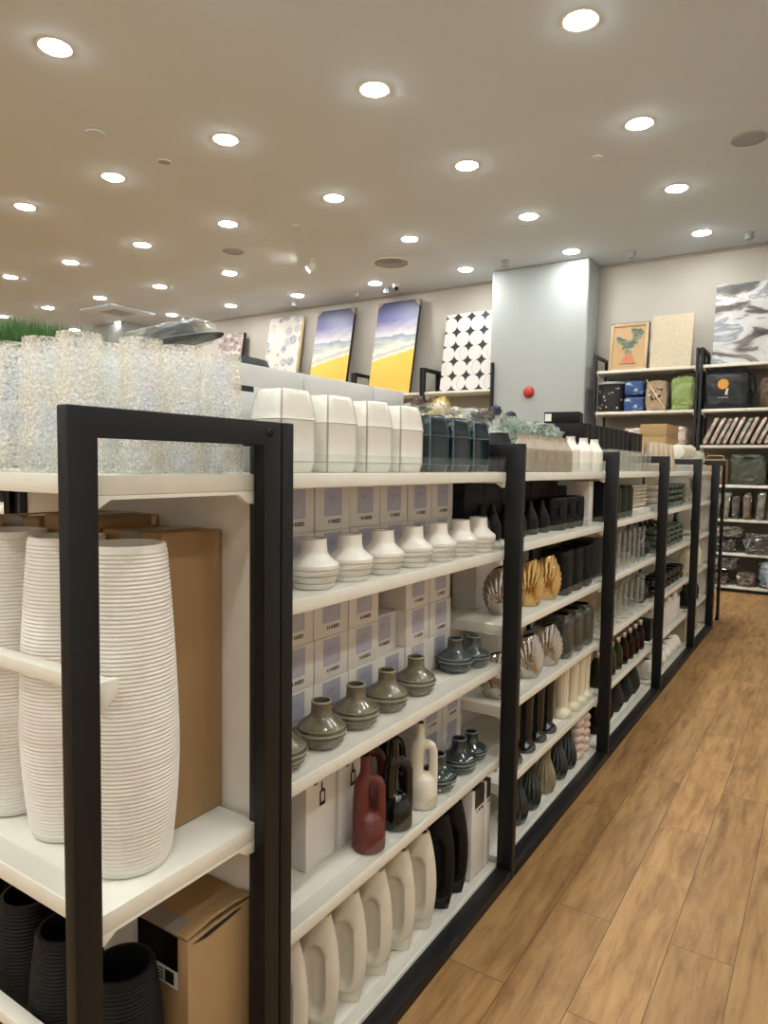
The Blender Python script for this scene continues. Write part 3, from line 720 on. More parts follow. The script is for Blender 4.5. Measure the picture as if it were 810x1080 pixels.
# second shelf: black bottles, black face vases, white board
BB = lathe_mesh('black_bottle', [(.030, 0), (.034, .004), (.036, .03), (.034, .06), (.024, .085), (.014, .108), (.011, .128), (.012, .132)], 'black_soft')
W = Row('black_bottle', lambda: link('black_bottle', BB), 'vase', 'small black bottle vases on the second shelf')
for i, (x, y) in enumerate([(-.185, 1.27), (-.185, 1.36), (-.17, 1.45), (-.165, 1.56), (-.16, 1.672), (-.155, 1.79)]): W((x, y, 1.14), f'small matt black bottle vase with slim neck, {nth(i + 1)} in its row', rz=i)
def face_vase():
    pts = [(.043, 0), (.047, .004), (.048, .06), (.048, .13), (.045, .138), (.042, .140)]
    bm = bmesh.new(); lathe(bm, vessel(pts, .006), 40, square_shape(0, 6)); o = link('face_vase', finish(bm, 'face_vase', 'black_matte', 40))
    bm = bmesh.new()
    for s in (-1, 1):   # eyes, brows
        lathe(bm, [(0, -.004), (.010, -.004), (.011, 0), (.008, .003), (0, .0045)], 16, lambda t, r, z: (r * math.cos(t), r * .55 * math.sin(t)), off=(s * .017, .098, 0))
    for v in bm.verts: v.co = Vector((.047 + v.co.z, v.co.x, v.co.y))
    tube(bm, [(.050, -.028, .112), (.053, -.016, .118), (.051, -.005, .112)], .0025, 8); tube(bm, [(.050, .005, .112), (.053, .016, .118), (.050, .028, .112)], .0025, 8)
    tube(bm, [(.050, 0, .105), (.055, 0, .085), (.059, 0, .070), (.050, 0, .066)], [.003, .004, .006, .004], 8); tube(bm, [(.049, -.016, .038), (.053, 0, .042), (.049, .016, .038)], [.003, .006, .003], 8)
    link('face_relief', finish(bm, 'face_relief', 'black_soft', 50), o)
    return o
FV = Row('face_vase', face_vase, 'vase', 'black face vases on the second shelf')
for i, y in enumerate([1.915, 2.045, 2.165]): FV((-.155, y, 1.14), f'square black vase with a moulded face, {nth(i + 1)} in its row', rz=-.55)
for i, (x, y, h) in enumerate([(-.325, 1.315, .205), (-.325, 1.479, .205), (-.325, 1.643, .205), (-.325, 1.807, .205), (-.325, 1.971, .205), (-.325, 2.135, .205), (-.325, 2.2985, .18)]):
    bm = bmesh.new(); box(bm, -.09, .09, -.081, .081 if y < 2.2 else .05, 0, h, bev=.002); thing('black_carton', finish(bm, 'black_carton', 'black_box', 30), f'plain black carton behind the black bottles on the second shelf, {nth(i + 1)}', 'box', (x, y, 1.14), 0, 'black cartons on the second shelf')
bm = bmesh.new(); box(bm, -.03, .05, -.03, .03, 0, .205, bev=.0015); thing('white_carton', finish(bm, 'white_carton', 'carton', 30), 'white upright carton at the end of the second bay, beside the face vases', 'box', (-.14, 2.262, 1.14))
# shell vases
def shell_mesh(m, w=.058, d=.034, h=.178):
    bm = bmesh.new(); N, K = 60, 128; rings = []
    for i in range(N + 1):
        t = i / N; z = h * t
        s = (math.sin(PI * (t * .85 + .10)) ** .7); ww = w * (.26 + .74 * s)
        dd = d * (.42 + .58 * s); ring = []
        for k in range(K):
            a = 2 * PI * k / K; x, y = ww * math.cos(a), dd * math.sin(a)
            # fan of ribs spreading from a hinge low on one side
            hx, hz = (-.012, .012); ang = math.atan2(z - hz, (x - hx))
            rib = abs(math.sin(ang * 21)) ** .8 * .0068 * (1 - .75 * t ** 5) * min(1, math.hypot(z - hz, x - hx) / .06)
            q = 1 + (rib - .003) / max(math.hypot(x, y), .01); ring.append(bm.verts.new((x * q, y * q, z + (.007 * math.cos(a) * max(0, t - .75) * 4))))
        rings.append(ring)
    for i in range(N):
        for k in range(K): bm.faces.new((rings[i][k], rings[i][(k + 1) % K], rings[i + 1][(k + 1) % K], rings[i + 1][k]))
    bm.faces.new(rings[0][::-1]); top = rings[-1]
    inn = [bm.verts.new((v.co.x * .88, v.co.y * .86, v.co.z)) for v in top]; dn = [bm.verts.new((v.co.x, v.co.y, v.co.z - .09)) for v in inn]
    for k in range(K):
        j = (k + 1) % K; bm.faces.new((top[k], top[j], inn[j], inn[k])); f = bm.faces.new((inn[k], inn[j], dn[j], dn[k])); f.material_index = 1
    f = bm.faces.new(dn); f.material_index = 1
    return finish(bm, 'shell_vase', [m, 'dark_inside'], 60)
SG, SS = shell_mesh('gold'), shell_mesh('silver', .064, .038, .168)
W = Row('shell_vase', lambda: link('shell_vase', SG), 'vase', 'gold shell vases on the third shelf')
W((-.125, 1.600, .865), 'gold ribbed shell vase partly behind the second post', .55); W((-.118, 1.775, .865), 'gold ribbed shell vase beside the black square vases', .55)
W = Row('shell_vase', lambda: link('shell_vase', SS), 'vase', 'silver shell vases')
W((-.150, 1.385, .865), 'silver ribbed shell vase before the second post, third shelf', .55, scale=1.05)
W((-.122, 1.600, .58), 'silver ribbed shell vase half hidden by the post, fourth shelf', .75); W((-.122, 1.815, .58), 'silver ribbed shell vase beside the mottled green vases', .55)
W((-.130, 1.300, .58), 'silver ribbed shell vase in the shade before the second post', .4, scale=.95)
# black square vases
BS = lathe_mesh('black_square_vase', [(.054, 0), (.058, .004), (.060, .05), (.060, .17), (.057, .184), (.050, .188)], 'black_matte', 40, shape=square_shape(0, 5), n=3)
W = Row('square_vase', lambda: link('square_vase', BS), 'vase', 'black square vases on the third shelf')
for i, y in enumerate([1.935, 2.08, 2.225]): W((-.130, y, .865), f'matt black square vase on the third shelf, {nth(i + 1)} after the gold shells', rz=.05)
TG = lathe_mesh('mottled_vase', [(.056, 0), (.062, .006), (.066, .04), (.066, .14), (.060, .168), (.048, .180), (.044, .188)], 'texture_green', 40, shape=square_shape(0, 4), n=4)
W = Row('mottled_vase', lambda: link('mottled_vase', TG), 'vase', 'mottled green vases on the fourth shelf')
W((-.132, 1.985, .58), 'mottled green grey rounded square vase beside the silver shell', .1); W((-.132, 2.130, .58), 'mottled green grey rounded square vase, second of three', .1); W((-.132, 2.268, .58), 'mottled green grey rounded square vase against the third post', .1)
bm = bmesh.new(); box(bm, -.10, .0, -.10, .10, 0, .17, bev=.0015); thing('white_carton', finish(bm, 'white_carton', 'carton', 30), 'white carton behind the gold shell vases on the third shelf', 'box', (-.26, 1.50, .865))
bm = bmesh.new(); box(bm, -.10, .0, -.16, .12, 0, .17, bev=.0015); thing('white_carton', finish(bm, 'white_carton', 'carton', 30), 'white carton behind the silver shell vases on the fourth shelf', 'box', (-.235, 1.72, .58))
# column vases
def column_mesh(m, fl):
    bm = bmesh.new()
    sh = flute(14, .07) if fl else None
    def shape(t, r, z):
        if sh and z > .045: return sh(t, r, z)
        return r * math.cos(t), r * math.sin(t)
    lathe(bm, vessel([(.036, 0), (.040, .006), (.041, .014), (.038, .024), (.030, .033), (.024, .038), (.0235, .05), (.0245, .12), (.026, .19), (.028, .222), (.029, .23)], .004), 56, shape)
    return finish(bm, 'column_vase', m, 50)
CB, CI = column_mesh('black_gloss', False), column_mesh('ivory', True)
W = Row('column_vase', lambda: link('column_vase', CB), 'vase', 'black column vases on the fifth shelf')
for i, y in enumerate([1.415, 1.550, 1.675, 1.790]): W((-.104, y, .305), f'glossy black column vase on a round foot, {nth(i + 1)} from the second post', rz=0)
W = Row('column_vase', lambda: link('column_vase', CI), 'vase', 'ivory column vases on the fifth shelf')
for i, (x, y) in enumerate([(-.165, 1.905), (-.112, 2.000), (-.105, 2.110), (-.105, 2.215), (-.110, 2.310)]): W((x, y, .305), f'ivory fluted column vase on a round foot, {nth(i + 1)} in its row', scale=(1.1, 1.1, 1))
# fluted belly vases
FLP = [(.026, 0), (.033, .006), (.041, .03), (.0435, .055), (.038, .09), (.025, .128), (.0185, .155), (.020, .185), (.024, .203), (.0245, .205)]
FT, FS = lathe_mesh('fluted_vase', FLP, 'teal', 112, shape=flute(16, .11)), lathe_mesh('fluted_vase', FLP, 'sage', 112, shape=flute(16, .11))
W = Row('fluted_vase', lambda: link('fluted_vase', FT), 'vase', 'fluted belly vases on the bottom shelf')
for i, (x, y) in enumerate([(-.106, 1.480), (-.106, 1.620), (-.19, 1.75), (-.105, 1.945), (-.105, 2.070)]): W((x, y, .045), f'dark teal fluted belly vase on the bottom shelf, {nth(i + 1)} from the second post', rz=i)
thing('fluted_vase', FS, 'olive beige fluted belly vase among the dark teal ones', 'vase', (-.105, 1.790, .045), 0, 'fluted belly vases on the bottom shelf')
bm = bmesh.new()
for kz in range(5):
    for a in range(4): bmesh.ops.create_icosphere(bm, subdivisions=3, radius=.0235, matrix=Matrix.Translation((.019 * math.cos(a * PI / 2 + kz * .0), .019 * math.sin(a * PI / 2), .0225 + kz * .037)))
BUB = remeshed(bm, 'bubble_vase', ['bubble'], .003, 2)
for i, (x, y) in enumerate([(-.108, 2.195), (-.110, 2.298)]): thing('bubble_vase', BUB, ['pink and cream bubble vase at the end of the second bay', 'cream bubble vase close behind its twin near the third post'][i], 'vase', (x, y, .045), .4, 'bubble vases on the bottom shelf')

# ------------------------------------------------------------------ bay 3 stock
TUM = lathe_mesh('ridged_tumbler', [(.030, 0), (.034, .005), (.037, .05), (.040, .10), (.041, .112)], 'clear_glass', 60, .003, flute(20, .06))
W = Row('ridged_tumbler', lambda: link('ridged_tumbler', TUM), 'glass', 'ridged glass tumblers on the top shelf')
k = 0
for x in (-.10, -.185):
    for y in [2.47, 2.57, 2.67, 2.78, 2.89, 3.00, 3.11, 3.22, 3.33]: k += 1; W((x, y, 1.39), f'clear ridged glass tumbler, third bay top shelf, {"front" if x > -.15 else "back"} row, {nth((k - 1) % 9 + 1)} in line', rz=k)
# black slim boxes behind, standing on white cartons
k = 0
def slim(w): 
    bm = bmesh.new(); box(bm, -.21, 0, -w / 2, w / 2, 0, .125, bev=.0015); return finish(bm, 'black_box', 'black_box', 30)
SL = slim(.098); SLW = slim(.102)
ped = bxmesh('pedestal_carton', 'carton', -.21, 0, -.115, .115, 0, .12, bev=.002)
for i, y in enumerate([2.70, 2.945, 3.19, 3.43]): thing('white_carton', ped, f'white carton under the slim black boxes, third bay, {nth(i + 1)}', 'box', (-.245, y, 1.39), 0, 'white cartons under the black boxes')
W = Row('slim_black_box', lambda: link('slim_black_box', SL), 'box', 'slim black boxes on top of the gondola')
for y in [2.632 + .103 * i for i in range(9)]:
    k += 1; W((-.235, y, 1.511), f'slim black box on top of the third bay, {nth(k)} from the near corner')
for i in range(3): W((-.245, 3.655 + .103 * i, 1.511), f'slim black box above the fourth bay, {nth(i + 1)} after the post')
thing('white_carton', bxmesh('pedestal_carton2', 'carton', -.21, 0, -.16, .16, 0, .12, bev=.002), 'white carton under the slim black boxes of the fourth bay', 'box', (-.25, 3.76, 1.39), 0, 'white cartons under the black boxes')
WB = Row('black_box', lambda: link('black_box', bxmesh('black_box', 'black_box', -.05, .05, -.12, 0, 0, .125, bev=.0015)), 'box', 'black boxes along the gondola ridge')
for i in range(4): WB((-.51 - .103 * i, 2.70, 1.51), f'black box facing the near end, {nth(i + 1)} from the slim black boxes')
thing('white_carton', bxmesh('pedestal_carton3', 'carton', -.21, .22, -.12, 0, 0, .119, bev=.002), 'long white carton carrying the black boxes on the far side', 'box', (-.66, 2.70, 1.39), 0, 'white cartons under the black boxes')
bm = bmesh.new(); box(bm, -.09, .09, -.07, .07, 0, .06, bev=.002); o = thing('black_box', finish(bm, 'black_box', 'black_box', 30), 'black box with a white square sticker lying on top of the row', 'box', (-.365, 2.655, 1.6365), .15)
bm = bmesh.new(); quad(bm, [(-.085, -.0706, .012), (-.052, -.0706, .012), (-.052, -.0706, .050), (-.085, -.0706, .050)]); link('sticker', finish(bm, 'sticker', 'print_white', 0), o)['label'] = 'white square sticker'
# second shelf
bm = bmesh.new(); box(bm, -.10, .06, -.09, .09, 0, .20, bev=.002); thing('black_carton', finish(bm, 'black_carton', 'black_box', 30), 'black carton beside the green glass vases in the third bay', 'box', (-.16, 2.60, 1.14))
bm = bmesh.new(); box(bm, -.10, .06, -.09, .09, 0, .19, bev=.002); thing('black_carton', finish(bm, 'black_carton', 'black_box', 30), 'black carton at the near end of the third bay', 'box', (-.17, 2.475 - .0, .0 + 1.14 - 1.14 + .865))
GV = lathe_mesh('green_glass_vase', [(.038, 0), (.042, .005), (.044, .04), (.044, .14), (.040, .165), (.036, .175)], 'olive_glass', 40, .005, square_shape(0, 4))
W = Row('green_glass_vase', lambda: link('green_glass_vase', GV), 'vase', 'green glass vases in the third bay')
for i, y in enumerate([2.78, 2.905, 3.035]): W((-.13, y, 1.14), f'olive green glass square vase in the third bay, {nth(i + 1)} in its row', rz=.3)
PL = lathe_mesh('serving_bowl', [(.030, 0), (.034, .003), (.06, .012), (.075, .028), (.078, .034)], 'cream', 40, .003)
stand = bxmesh('display_block', 'white_matte', -.16, .05, -.17, .17, 0, .032, bev=.003)
thing('display_block', stand, 'low white display block under the cream bowls', 'stand', (-.14, 3.345, 1.14))
W = Row('serving_bowl', lambda: link('serving_bowl', PL), 'bowl', 'cream bowls stacked in the third bay')
for s, (x, y) in enumerate([(-.175, 3.265), (-.175, 3.43)]):
    for q in range(6): W((x, y, 1.172 + q * .021), f'cream bowl in the {["first", "second"][s]} stack of the third bay, {nth(q + 1)} from below')
# clear glass on shelves three and four
CYL = lathe_mesh('glass_cylinder_vase', [(.026, 0), (.030, .003), (.031, .02), (.031, .12), (.033, .19), (.034, .205)], 'clear_glass', 36, .003)
W = Row('glass_cylinder_vase', lambda: link('glass_cylinder_vase', CYL), 'vase', 'clear glass cylinder vases in the third bay')
for i, (x, y) in enumerate([(-.10, 2.52), (-.10, 2.63), (-.10, 2.74), (-.10, 2.85), (-.10, 2.96), (-.10, 3.07), (-.10, 3.18), (-.10, 3.29)]): W((x, y, .865), f'slim clear glass vase on the third shelf of the third bay, {nth(i + 1)} in line')
WID = lathe_mesh('glass_hurricane', [(.030, 0), (.040, .003), (.042, .01), (.020, .024), (.020, .034), (.036, .05), (.038, .12), (.040, .20)], 'clear_glass', 36, .003)
W = Row('glass_hurricane', lambda: link('glass_hurricane', WID), 'vase', 'footed clear glasses in the third bay')
for i, y in enumerate([2.50, 2.60, 2.70, 2.81, 2.93, 3.06, 3.20, 3.33]): W((-.108, y, .58), f'footed clear glass vase on the fourth shelf of the third bay, {nth(i + 1)} in line')
for i, (z, y) in enumerate([(.865, 3.44), (.58, 3.45)]): thing('black_round_vase', lathe_mesh('black_round_vase', [(.03, 0), (.045, .01), (.066, .05), (.066, .09), (.045, .13), (.02, .15), (.018, .17)], 'black_gloss'), ['glossy black round vase beside the slim glass vases', 'glossy black round vase beside the footed glasses'][i], 'vase', (-.135, y, z))
bm = bmesh.new(); box(bm, -.12, 0, -.44, .44, 0, .19, bev=.002)
ck = finish(bm, 'kraft_carton', 'kraft', 30)
for i, z in enumerate((.865, .58)): thing('kraft_carton', ck, ['long brown carton behind the slim glass vases', 'long brown carton behind the footed glasses'][i], 'box', (-.28, 2.92, z))
# amber bottles with caps
def cap_bottle(m):
    bm = bmesh.new(); lathe(bm, vessel([(.026, 0), (.030, .004), (.031, .02), (.031, .10), (.026, .125), (.016, .14), (.015, .155)], .003), 28); o = link('amber_bottle', finish(bm, 'amber_bottle', m, 50))
    bm = bmesh.new(); lathe(bm, [(0, .152), (.017, .152), (.018, .155), (.018, .178), (.016, .182), (0, .182)], 20); link('cap', finish(bm, 'cap', 'chrome', 40), o)['label'] = 'metal cap'
    return o
W = Row('amber_bottle', lambda: cap_bottle('amber_glass'), 'bottle', 'capped amber bottles in the third bay'); W2 = Row('green_bottle', lambda: cap_bottle('olive_glass'), 'bottle', 'capped green bottles in the third bay')
for i, y in enumerate([2.50, 2.63, 2.76, 2.89, 3.02, 3.15, 3.28, 3.41]):
    (W2 if i < 4 else W)((-.105, y, .305), f'{"dark green" if i < 4 else "amber brown"} glass bottle with metal cap, third bay, {nth(i + 1)} in line')
BUL = [(.024, 0), (.030, .004), (.050, .05), (.052, .08), (.040, .13), (.022, .17), (.018, .19), (.021, .20)]
for i, (m, y) in enumerate([('amber_glass', 2.56), ('amber_glass', 2.74), ('smoke_glass', 2.95), ('smoke_glass', 3.15), ('smoke_glass', 3.33)]):
    thing('glass_bulb_vase', lathe_mesh('glass_bulb_vase', BUL, m, 48, .003, flute(10, .05)), f'{["dark amber", "dark amber", "smoky grey", "smoky grey", "smoky grey"][i]} bulb glass vase on the bottom shelf, {nth(i + 1)} after the third post', 'vase', (-.125, y, .045), 0, 'bulb glass vases in the third bay')

# ------------------------------------------------------------------ bay 4, bay 5 and far end stock
CC = lathe_mesh('striped_cone_vase', [(.062, 0), (.064, .004), (.050, .09), (.040, .17), (.037, .185)], mat('striped_ivory', (.62, .53, .40), .5, c2=(.40, .30, .19), nscale=40, stretch=(1, 1, .03)), 48, shape=flute(24, .04))
W = Row('striped_cone_vase', lambda: link('striped_cone_vase', CC), 'vase', 'striped cone vases in the fourth bay')
for i, y in enumerate([3.70, 3.85, 4.0, 4.17]): W((-.138, y, 1.39), f'ivory striped cone vase on top of the fourth bay, {nth(i + 1)} in its row')
bm = bmesh.new(); box(bm, -.10, .10, -.24, .24, 0, .10, bev=.002); o = thing('kraft_carton', finish(bm, 'kraft_carton', 'kraft', 30), 'brown carton high above the fifth bay', 'box', (-.375, 5.08, 1.66), .0)
thing('kraft_carton', bxmesh('pedestal_carton4', 'kraft', -.10, .10, -.25, .25, 0, .269, bev=.002), 'taller brown carton carrying the small brown one', 'box', (-.375, 5.08, 1.39), 0, 'brown cartons on the gondola top')
ROLL = None
bm = bmesh.new(); tube(bm, [(-.16, 0, .055), (-.155, 0, .055), (.155, 0, .055), (.16, 0, .055)], [.04, .055, .055, .04], 24); me = finish(bm, 'cushion_roll', 'cream', 60)
bm = bmesh.new(); box(bm, -.07, .07, -.16, .16, 0, .1, bev=.003); me2 = finish(bm, 'c', 'carton', 30)
thing('white_carton', me2, 'white carton under the cream roll in the fifth bay', 'box', (-.165, 5.0, 1.39), 0, 'white cartons under the black boxes')
thing('cushion_roll', me, 'cream cylindrical roll lying over the fifth bay', 'cushion', (-.175, 5.0, 1.49), 1.45)
bm = blob(.28, .22, .12, 5, .55, .08); thing('folded_throw', finish(bm, 'folded_throw', mat('pale_green_cloth', (.50, .53, .42), .85), 60), 'pale green folded throw at the far end of the gondola top', 'throw', (-.235, 5.50, 1.39 + .0605), 0)
thing('white_carton', bxmesh('c5', 'carton', -.14, .14, -.12, .12, 0, .06, bev=.003), 'white carton under the pale green throw', 'box', (-.235, 5.50, 1.39), 0, 'white cartons under the black boxes')
SB = lathe_mesh('small_bowl', [(.028, 0), (.032, .003), (.055, .02), (.063, .038), (.063, .042)], 'white_ceramic', 36, .003); SGm = lathe_mesh('small_bowl', [(.028, 0), (.032, .003), (.05, .02), (.056, .038), (.056, .042)], mat('sea_green_glaze', (.07, .11, .095), .2, coat=.5), 36, .003)
W = Row('small_bowl', lambda: link('small_bowl', SB), 'bowl', 'white bowls in the fourth bay'); G = Row('small_bowl', lambda: link('small_bowl', SGm), 'bowl', 'sea green bowls in the fourth bay')
for s, y in enumerate([3.67, 3.82]):
    for q in range(4): W((-.13, y, 1.14 + q * .040), f'white bowl in the {nth(s + 1)} stack of the fourth bay, {nth(q + 1)} from below')
for s, y in enumerate([3.97, 4.11, 4.25, 4.40, 4.55]):
    for q in range(4): G((-.125, y, 1.14 + q * .040), f'sea green bowl on the second shelf, {nth(s + 1)} stack of the fourth bay, {nth(q + 1)} from below')
for s, y in enumerate([3.70, 3.86, 4.02, 4.18, 4.34, 4.50]):
    for q in range(4): G((-.12, y, .865 + q * .036), f'sea green bowl on the third shelf, {nth(s + 1)} stack of the fourth bay, {nth(q + 1)} from below', group='sea green bowls on the third shelf')
TB = lathe_mesh('teal_bottle', [(.03, 0), (.05, .006), (.055, .06), (.05, .12), (.02, .16), (.015, .22), (.017, .235)], 'teal')
for i, y in enumerate([3.70, 3.85, 4.0, 4.15, 4.3, 4.45, 4.62]): thing('teal_bottle', TB, f'dark teal bottle vase behind the sea green bowls, {nth(i + 1)} in its row', 'vase', (-.255 if i < 6 else -.14, y, .865), 0, 'dark teal bottle vases in the fourth bay')
BK = lathe_mesh('black_bowl', [(.03, 0), (.034, .004), (.055, .02), (.062, .045), (.058, .058)], 'black_gloss', 36, .004)
W = Row('black_bowl', lambda: link('black_bowl', BK), 'bowl', 'glossy black bowls in the fourth bay')
for s, y in enumerate([3.68, 3.83, 3.98, 4.13, 4.28, 4.43, 4.58]):
    for q in range(2): W((-.126, y, .58 + q * .0565), f'glossy black bowl, {nth(s + 1)} stack of the fourth bay, {["lower", "upper"][q]} one')
WP = bxmesh('white_box', 'carton', -.13, 0, -.055, .055, 0, .15, bev=.002); bmk = bxmesh('bk', 'black_box', -.12, 0, -.05, .05, 0, .13, bev=.002)
thing('black_carton', bmk, 'small black carton beside the white boxes, fourth bay', 'box', (-.09, 3.68, .305))
W = Row('white_box', lambda: link('white_box', WP), 'box', 'small white boxes in the fourth bay'); T = Row('ivory_bottle', lambda: link('ivory_bottle', lathe_mesh('ivory_bottle', [(.02, 0), (.024, .003), (.024, .03), (.010, .045), (.009, .06)], 'ivory')), 'vase', 'ivory bottles on the white boxes')
for i, y in enumerate([3.83, 3.95, 4.07, 4.19, 4.31, 4.43, 4.55]):
    W((-.085, y, .305), f'small white box on the fifth shelf of the fourth bay, {nth(i + 1)} in line')
    if i % 2 == 0: T((-.12, y, .455), f'small ivory bottle on a white box, {nth(i // 2 + 1)} in the fourth bay')
RP = lathe_mesh('round_pot', [(.03, 0), (.045, .008), (.066, .045), (.068, .07), (.055, .105), (.034, .122), (.03, .126)], 'white_ceramic', 36)
for i, y in enumerate([3.70, 3.86, 4.02, 4.19, 4.36, 4.54]): thing('round_pot', RP, f'round white pot on the bottom shelf of the fourth bay, {nth(i + 1)} in line', 'pot', (-.125, y, .045), 0, 'round white pots in the fourth bay')
# fifth bay
PLT = mat('grey_green_glaze', (.10, .12, .09), .3)
bm = bmesh.new(); lathe(bm, [(0, 0), (.04, 0), (.085, .012), (.092, .018), (.085, .018), (.04, .006), (0, .005)], 40); pm = finish(bm, 'display_plate', PLT, 50)
o = thing('display_plate', pm, 'round grey green plate standing upright in the fifth bay', 'plate', (-.13, 5.22, .865 + .092)); o.rotation_euler = (0, PI / 2, 0)
fl = bmesh.new()
for q in range(26):
    a = q * 2.4; t = R.random(); tube(fl, [(0, 0, .05), (.02 * math.cos(a), .02 * math.sin(a), .10), (.06 * t * math.cos(a), .06 * t * math.sin(a), .16 + .05 * R.random())], [.0015, .004, .006], 5)
o = thing('dried_plume_pot', lathe_mesh('dried_plume_pot', [(.03, 0), (.035, .004), (.04, .04), (.028, .07), (.026, .08)], 'white_ceramic'), 'small white pot with dried beige plumes in the fifth bay', 'plant', (-.12, 5.22, 1.14)); link('plumes', finish(fl, 'plumes', 'taupe', 50), o)
JAR = lathe_mesh('white_jar', [(.035, 0), (.042, .005), (.045, .06), (.045, .14), (.035, .16), (.03, .185), (.034, .20)], 'ivory', 40, shape=flute(12, .06))
for i, y in enumerate([4.90, 5.06, 5.22, 5.38]): thing('white_jar', JAR, f'ivory fluted jar on the fourth shelf of the fifth bay, {nth(i + 1)} in line', 'vase', (-.11, y, .58), 0, 'ivory jars in the fifth bay')
for i, y in enumerate([4.92, 5.08, 5.24, 5.4]):
    o = thing('smoke_bottle', lathe_mesh('smoke_bottle', [(.03, 0), (.035, .004), (.037, .1), (.02, .14), (.014, .16), (.014, .19)], 'smoke_glass'), f'smoky glass bottle with brass neck, {nth(i + 1)} in the fifth bay', 'bottle', (-.11, y, .305), 0, 'smoky bottles in the fifth bay')
    bm = bmesh.new(); lathe(bm, [(0, .188), (.014, .188), (.017, .19), (.017, .215), (0, .216)], 18); link('cap', finish(bm, 'cap', 'gold', 40), o)['label'] = 'brass coloured cap'
for i, y in enumerate([4.9, 5.03, 5.16, 5.29, 5.42]): thing('beige_box', bxmesh('beige_box', mat('beige_carton', (.45, .36, .24), .6), -.12, 0, -.05, .05, 0, .17, bev=.002), f'beige box on the bottom shelf of the fifth bay, {nth(i + 1)} in line', 'box', (-.08, y, .045), 0, 'beige boxes in the fifth bay')
for z in Z2[1:-1]:
    thing('cream_canister', lathe_mesh('cream_canister', [(.04, 0), (.046, .006), (.048, .1), (.044, .15), (.02, .165), (.0, .168)][:-1], 'ivory'), f'cream canister on the far end unit, {["second", "third", "fourth", "fifth"][Z2.index(z) - 1]} shelf', 'canister', (-.09, 5.95, z), 0, 'cream canisters on the far end unit')

# ------------------------------------------------------------------ wrapped flowers lying on the far side of the top shelf
M['wrap_clear'] = clear('crinkled_cellophane', (.96, .97, .96), .05, .10, (.8, .83, .81), .4)
def bouquet(name, loc, rz, label, headcol, n, seed, leaf=(.10, .17, .10)):
    rr = random.Random(seed)
    o = thing(name, None, label, 'flowers', loc, rz, 'wrapped artificial flowers')
    bm = bmesh.new()
    for k in range(n): tube(bm, [(-.16 - .02 * rr.random(), rr.uniform(-.01, .01), .02), (-.04, rr.uniform(-.03, .03), .03 + .02 * rr.random()), (.05 + .05 * rr.random(), rr.uniform(-.05, .05), .05 + .05 * rr.random())], .002, 6)
    link('stems', finish(bm, 'stems', 'grass_green', 50), o)
    lm = mat(name + '_leaf', leaf, .5)
    bm = bmesh.new()
    for k in range(26):
        c = Vector((rr.uniform(-.08, .08), rr.uniform(-.06, .06), rr.uniform(.02, .10))); d = Vector((rr.uniform(-1, 1), rr.uniform(-1, 1), rr.uniform(-.2, .8))).normalized() * .04; s = d.cross(Vector((0, 0, 1))).normalized() * .011
        vs = [bm.verts.new(c), bm.verts.new(c + d * .5 + s), bm.verts.new(c + d), bm.verts.new(c + d * .5 - s + Vector((0, 0, .004)))]; bm.faces.new(vs)
    lf = link('leaves', finish(bm, 'leaves', lm, 0), o); lf['kind'] = 'stuff'
    for k in range(n):
        hb = bmesh.new(); r0 = rr.uniform(.026, .036)
        for q in range(46):
            ph = math.acos(1 - 2 * (q + .5) / 46); th = q * 2.399963
            d = Vector((math.sin(ph) * math.cos(th), math.sin(ph) * math.sin(th), math.cos(ph))); a = d.orthogonal().normalized(); b = d.cross(a)
            vs = [hb.verts.new(d * r0 * .5 + a * .004), hb.verts.new(d * r0 * .9 + b * .008), hb.verts.new(d * r0 * 1.15), hb.verts.new(d * r0 * .9 - b * .008)]; hb.faces.new(vs)
        bmesh.ops.create_icosphere(hb, subdivisions=2, radius=r0 * .8)
        link('flower_head', finish(hb, 'flower_head', headcol[k % len(headcol)], 0), o, (.05 + .09 * rr.random(), rr.uniform(-.05, .05), .055 + .085 * rr.random()))
    bm = blob(.28, .17, .14, seed, .7, .2, 3, 4, .15)
    for v in bm.verts: v.co.x = v.co.x * 1.1; v.co.y *= (1.0 if v.co.x > -.03 else .55); v.co.z *= (1 if v.co.x > -.03 else .6)
    link('cellophane', finish(bm, 'cellophane', 'wrap_clear', 25), o)
    return o
fc = {'brown': mat('brown_seed_head', (.10, .065, .05), .8, c2=(.2, .13, .1), nscale=90), 'navy': mat('navy_ball_head', (.03, .05, .09), .7), 'cream': mat('cream_petal', (.72, .66, .52), .7), 'yellow': mat('yellow_petal', (.62, .45, .12), .7), 'green': mat('mint_foliage', (.30, .40, .33), .7)}
M.update({'f_' + k: v for k, v in fc.items()})
thing('flower_carton', bxmesh('flower_carton', 'carton', -.16, .16, -.27, .27, 0, .12, bev=.002), 'low white carton under the wrapped artificial flowers, first bay', 'box', (-.60, .88, 1.39), 0, 'low cartons under the flowers')
thing('flower_carton', bxmesh('flower_carton2', 'carton', -.15, .15, -.47, .47, 0, .12, bev=.002), 'low white carton under the wrapped artificial flowers, second bay', 'box', (-.56, 1.76, 1.39), 0, 'low cartons under the flowers')
thing('flower_carton', bxmesh('flower_carton3', 'carton', -.09, .09, -.40, .40, 0, .08, bev=.002), 'low white carton behind the taupe bottles under the mint foliage', 'box', (-.305, 1.95, 1.39), 0, 'low cartons under the flowers')
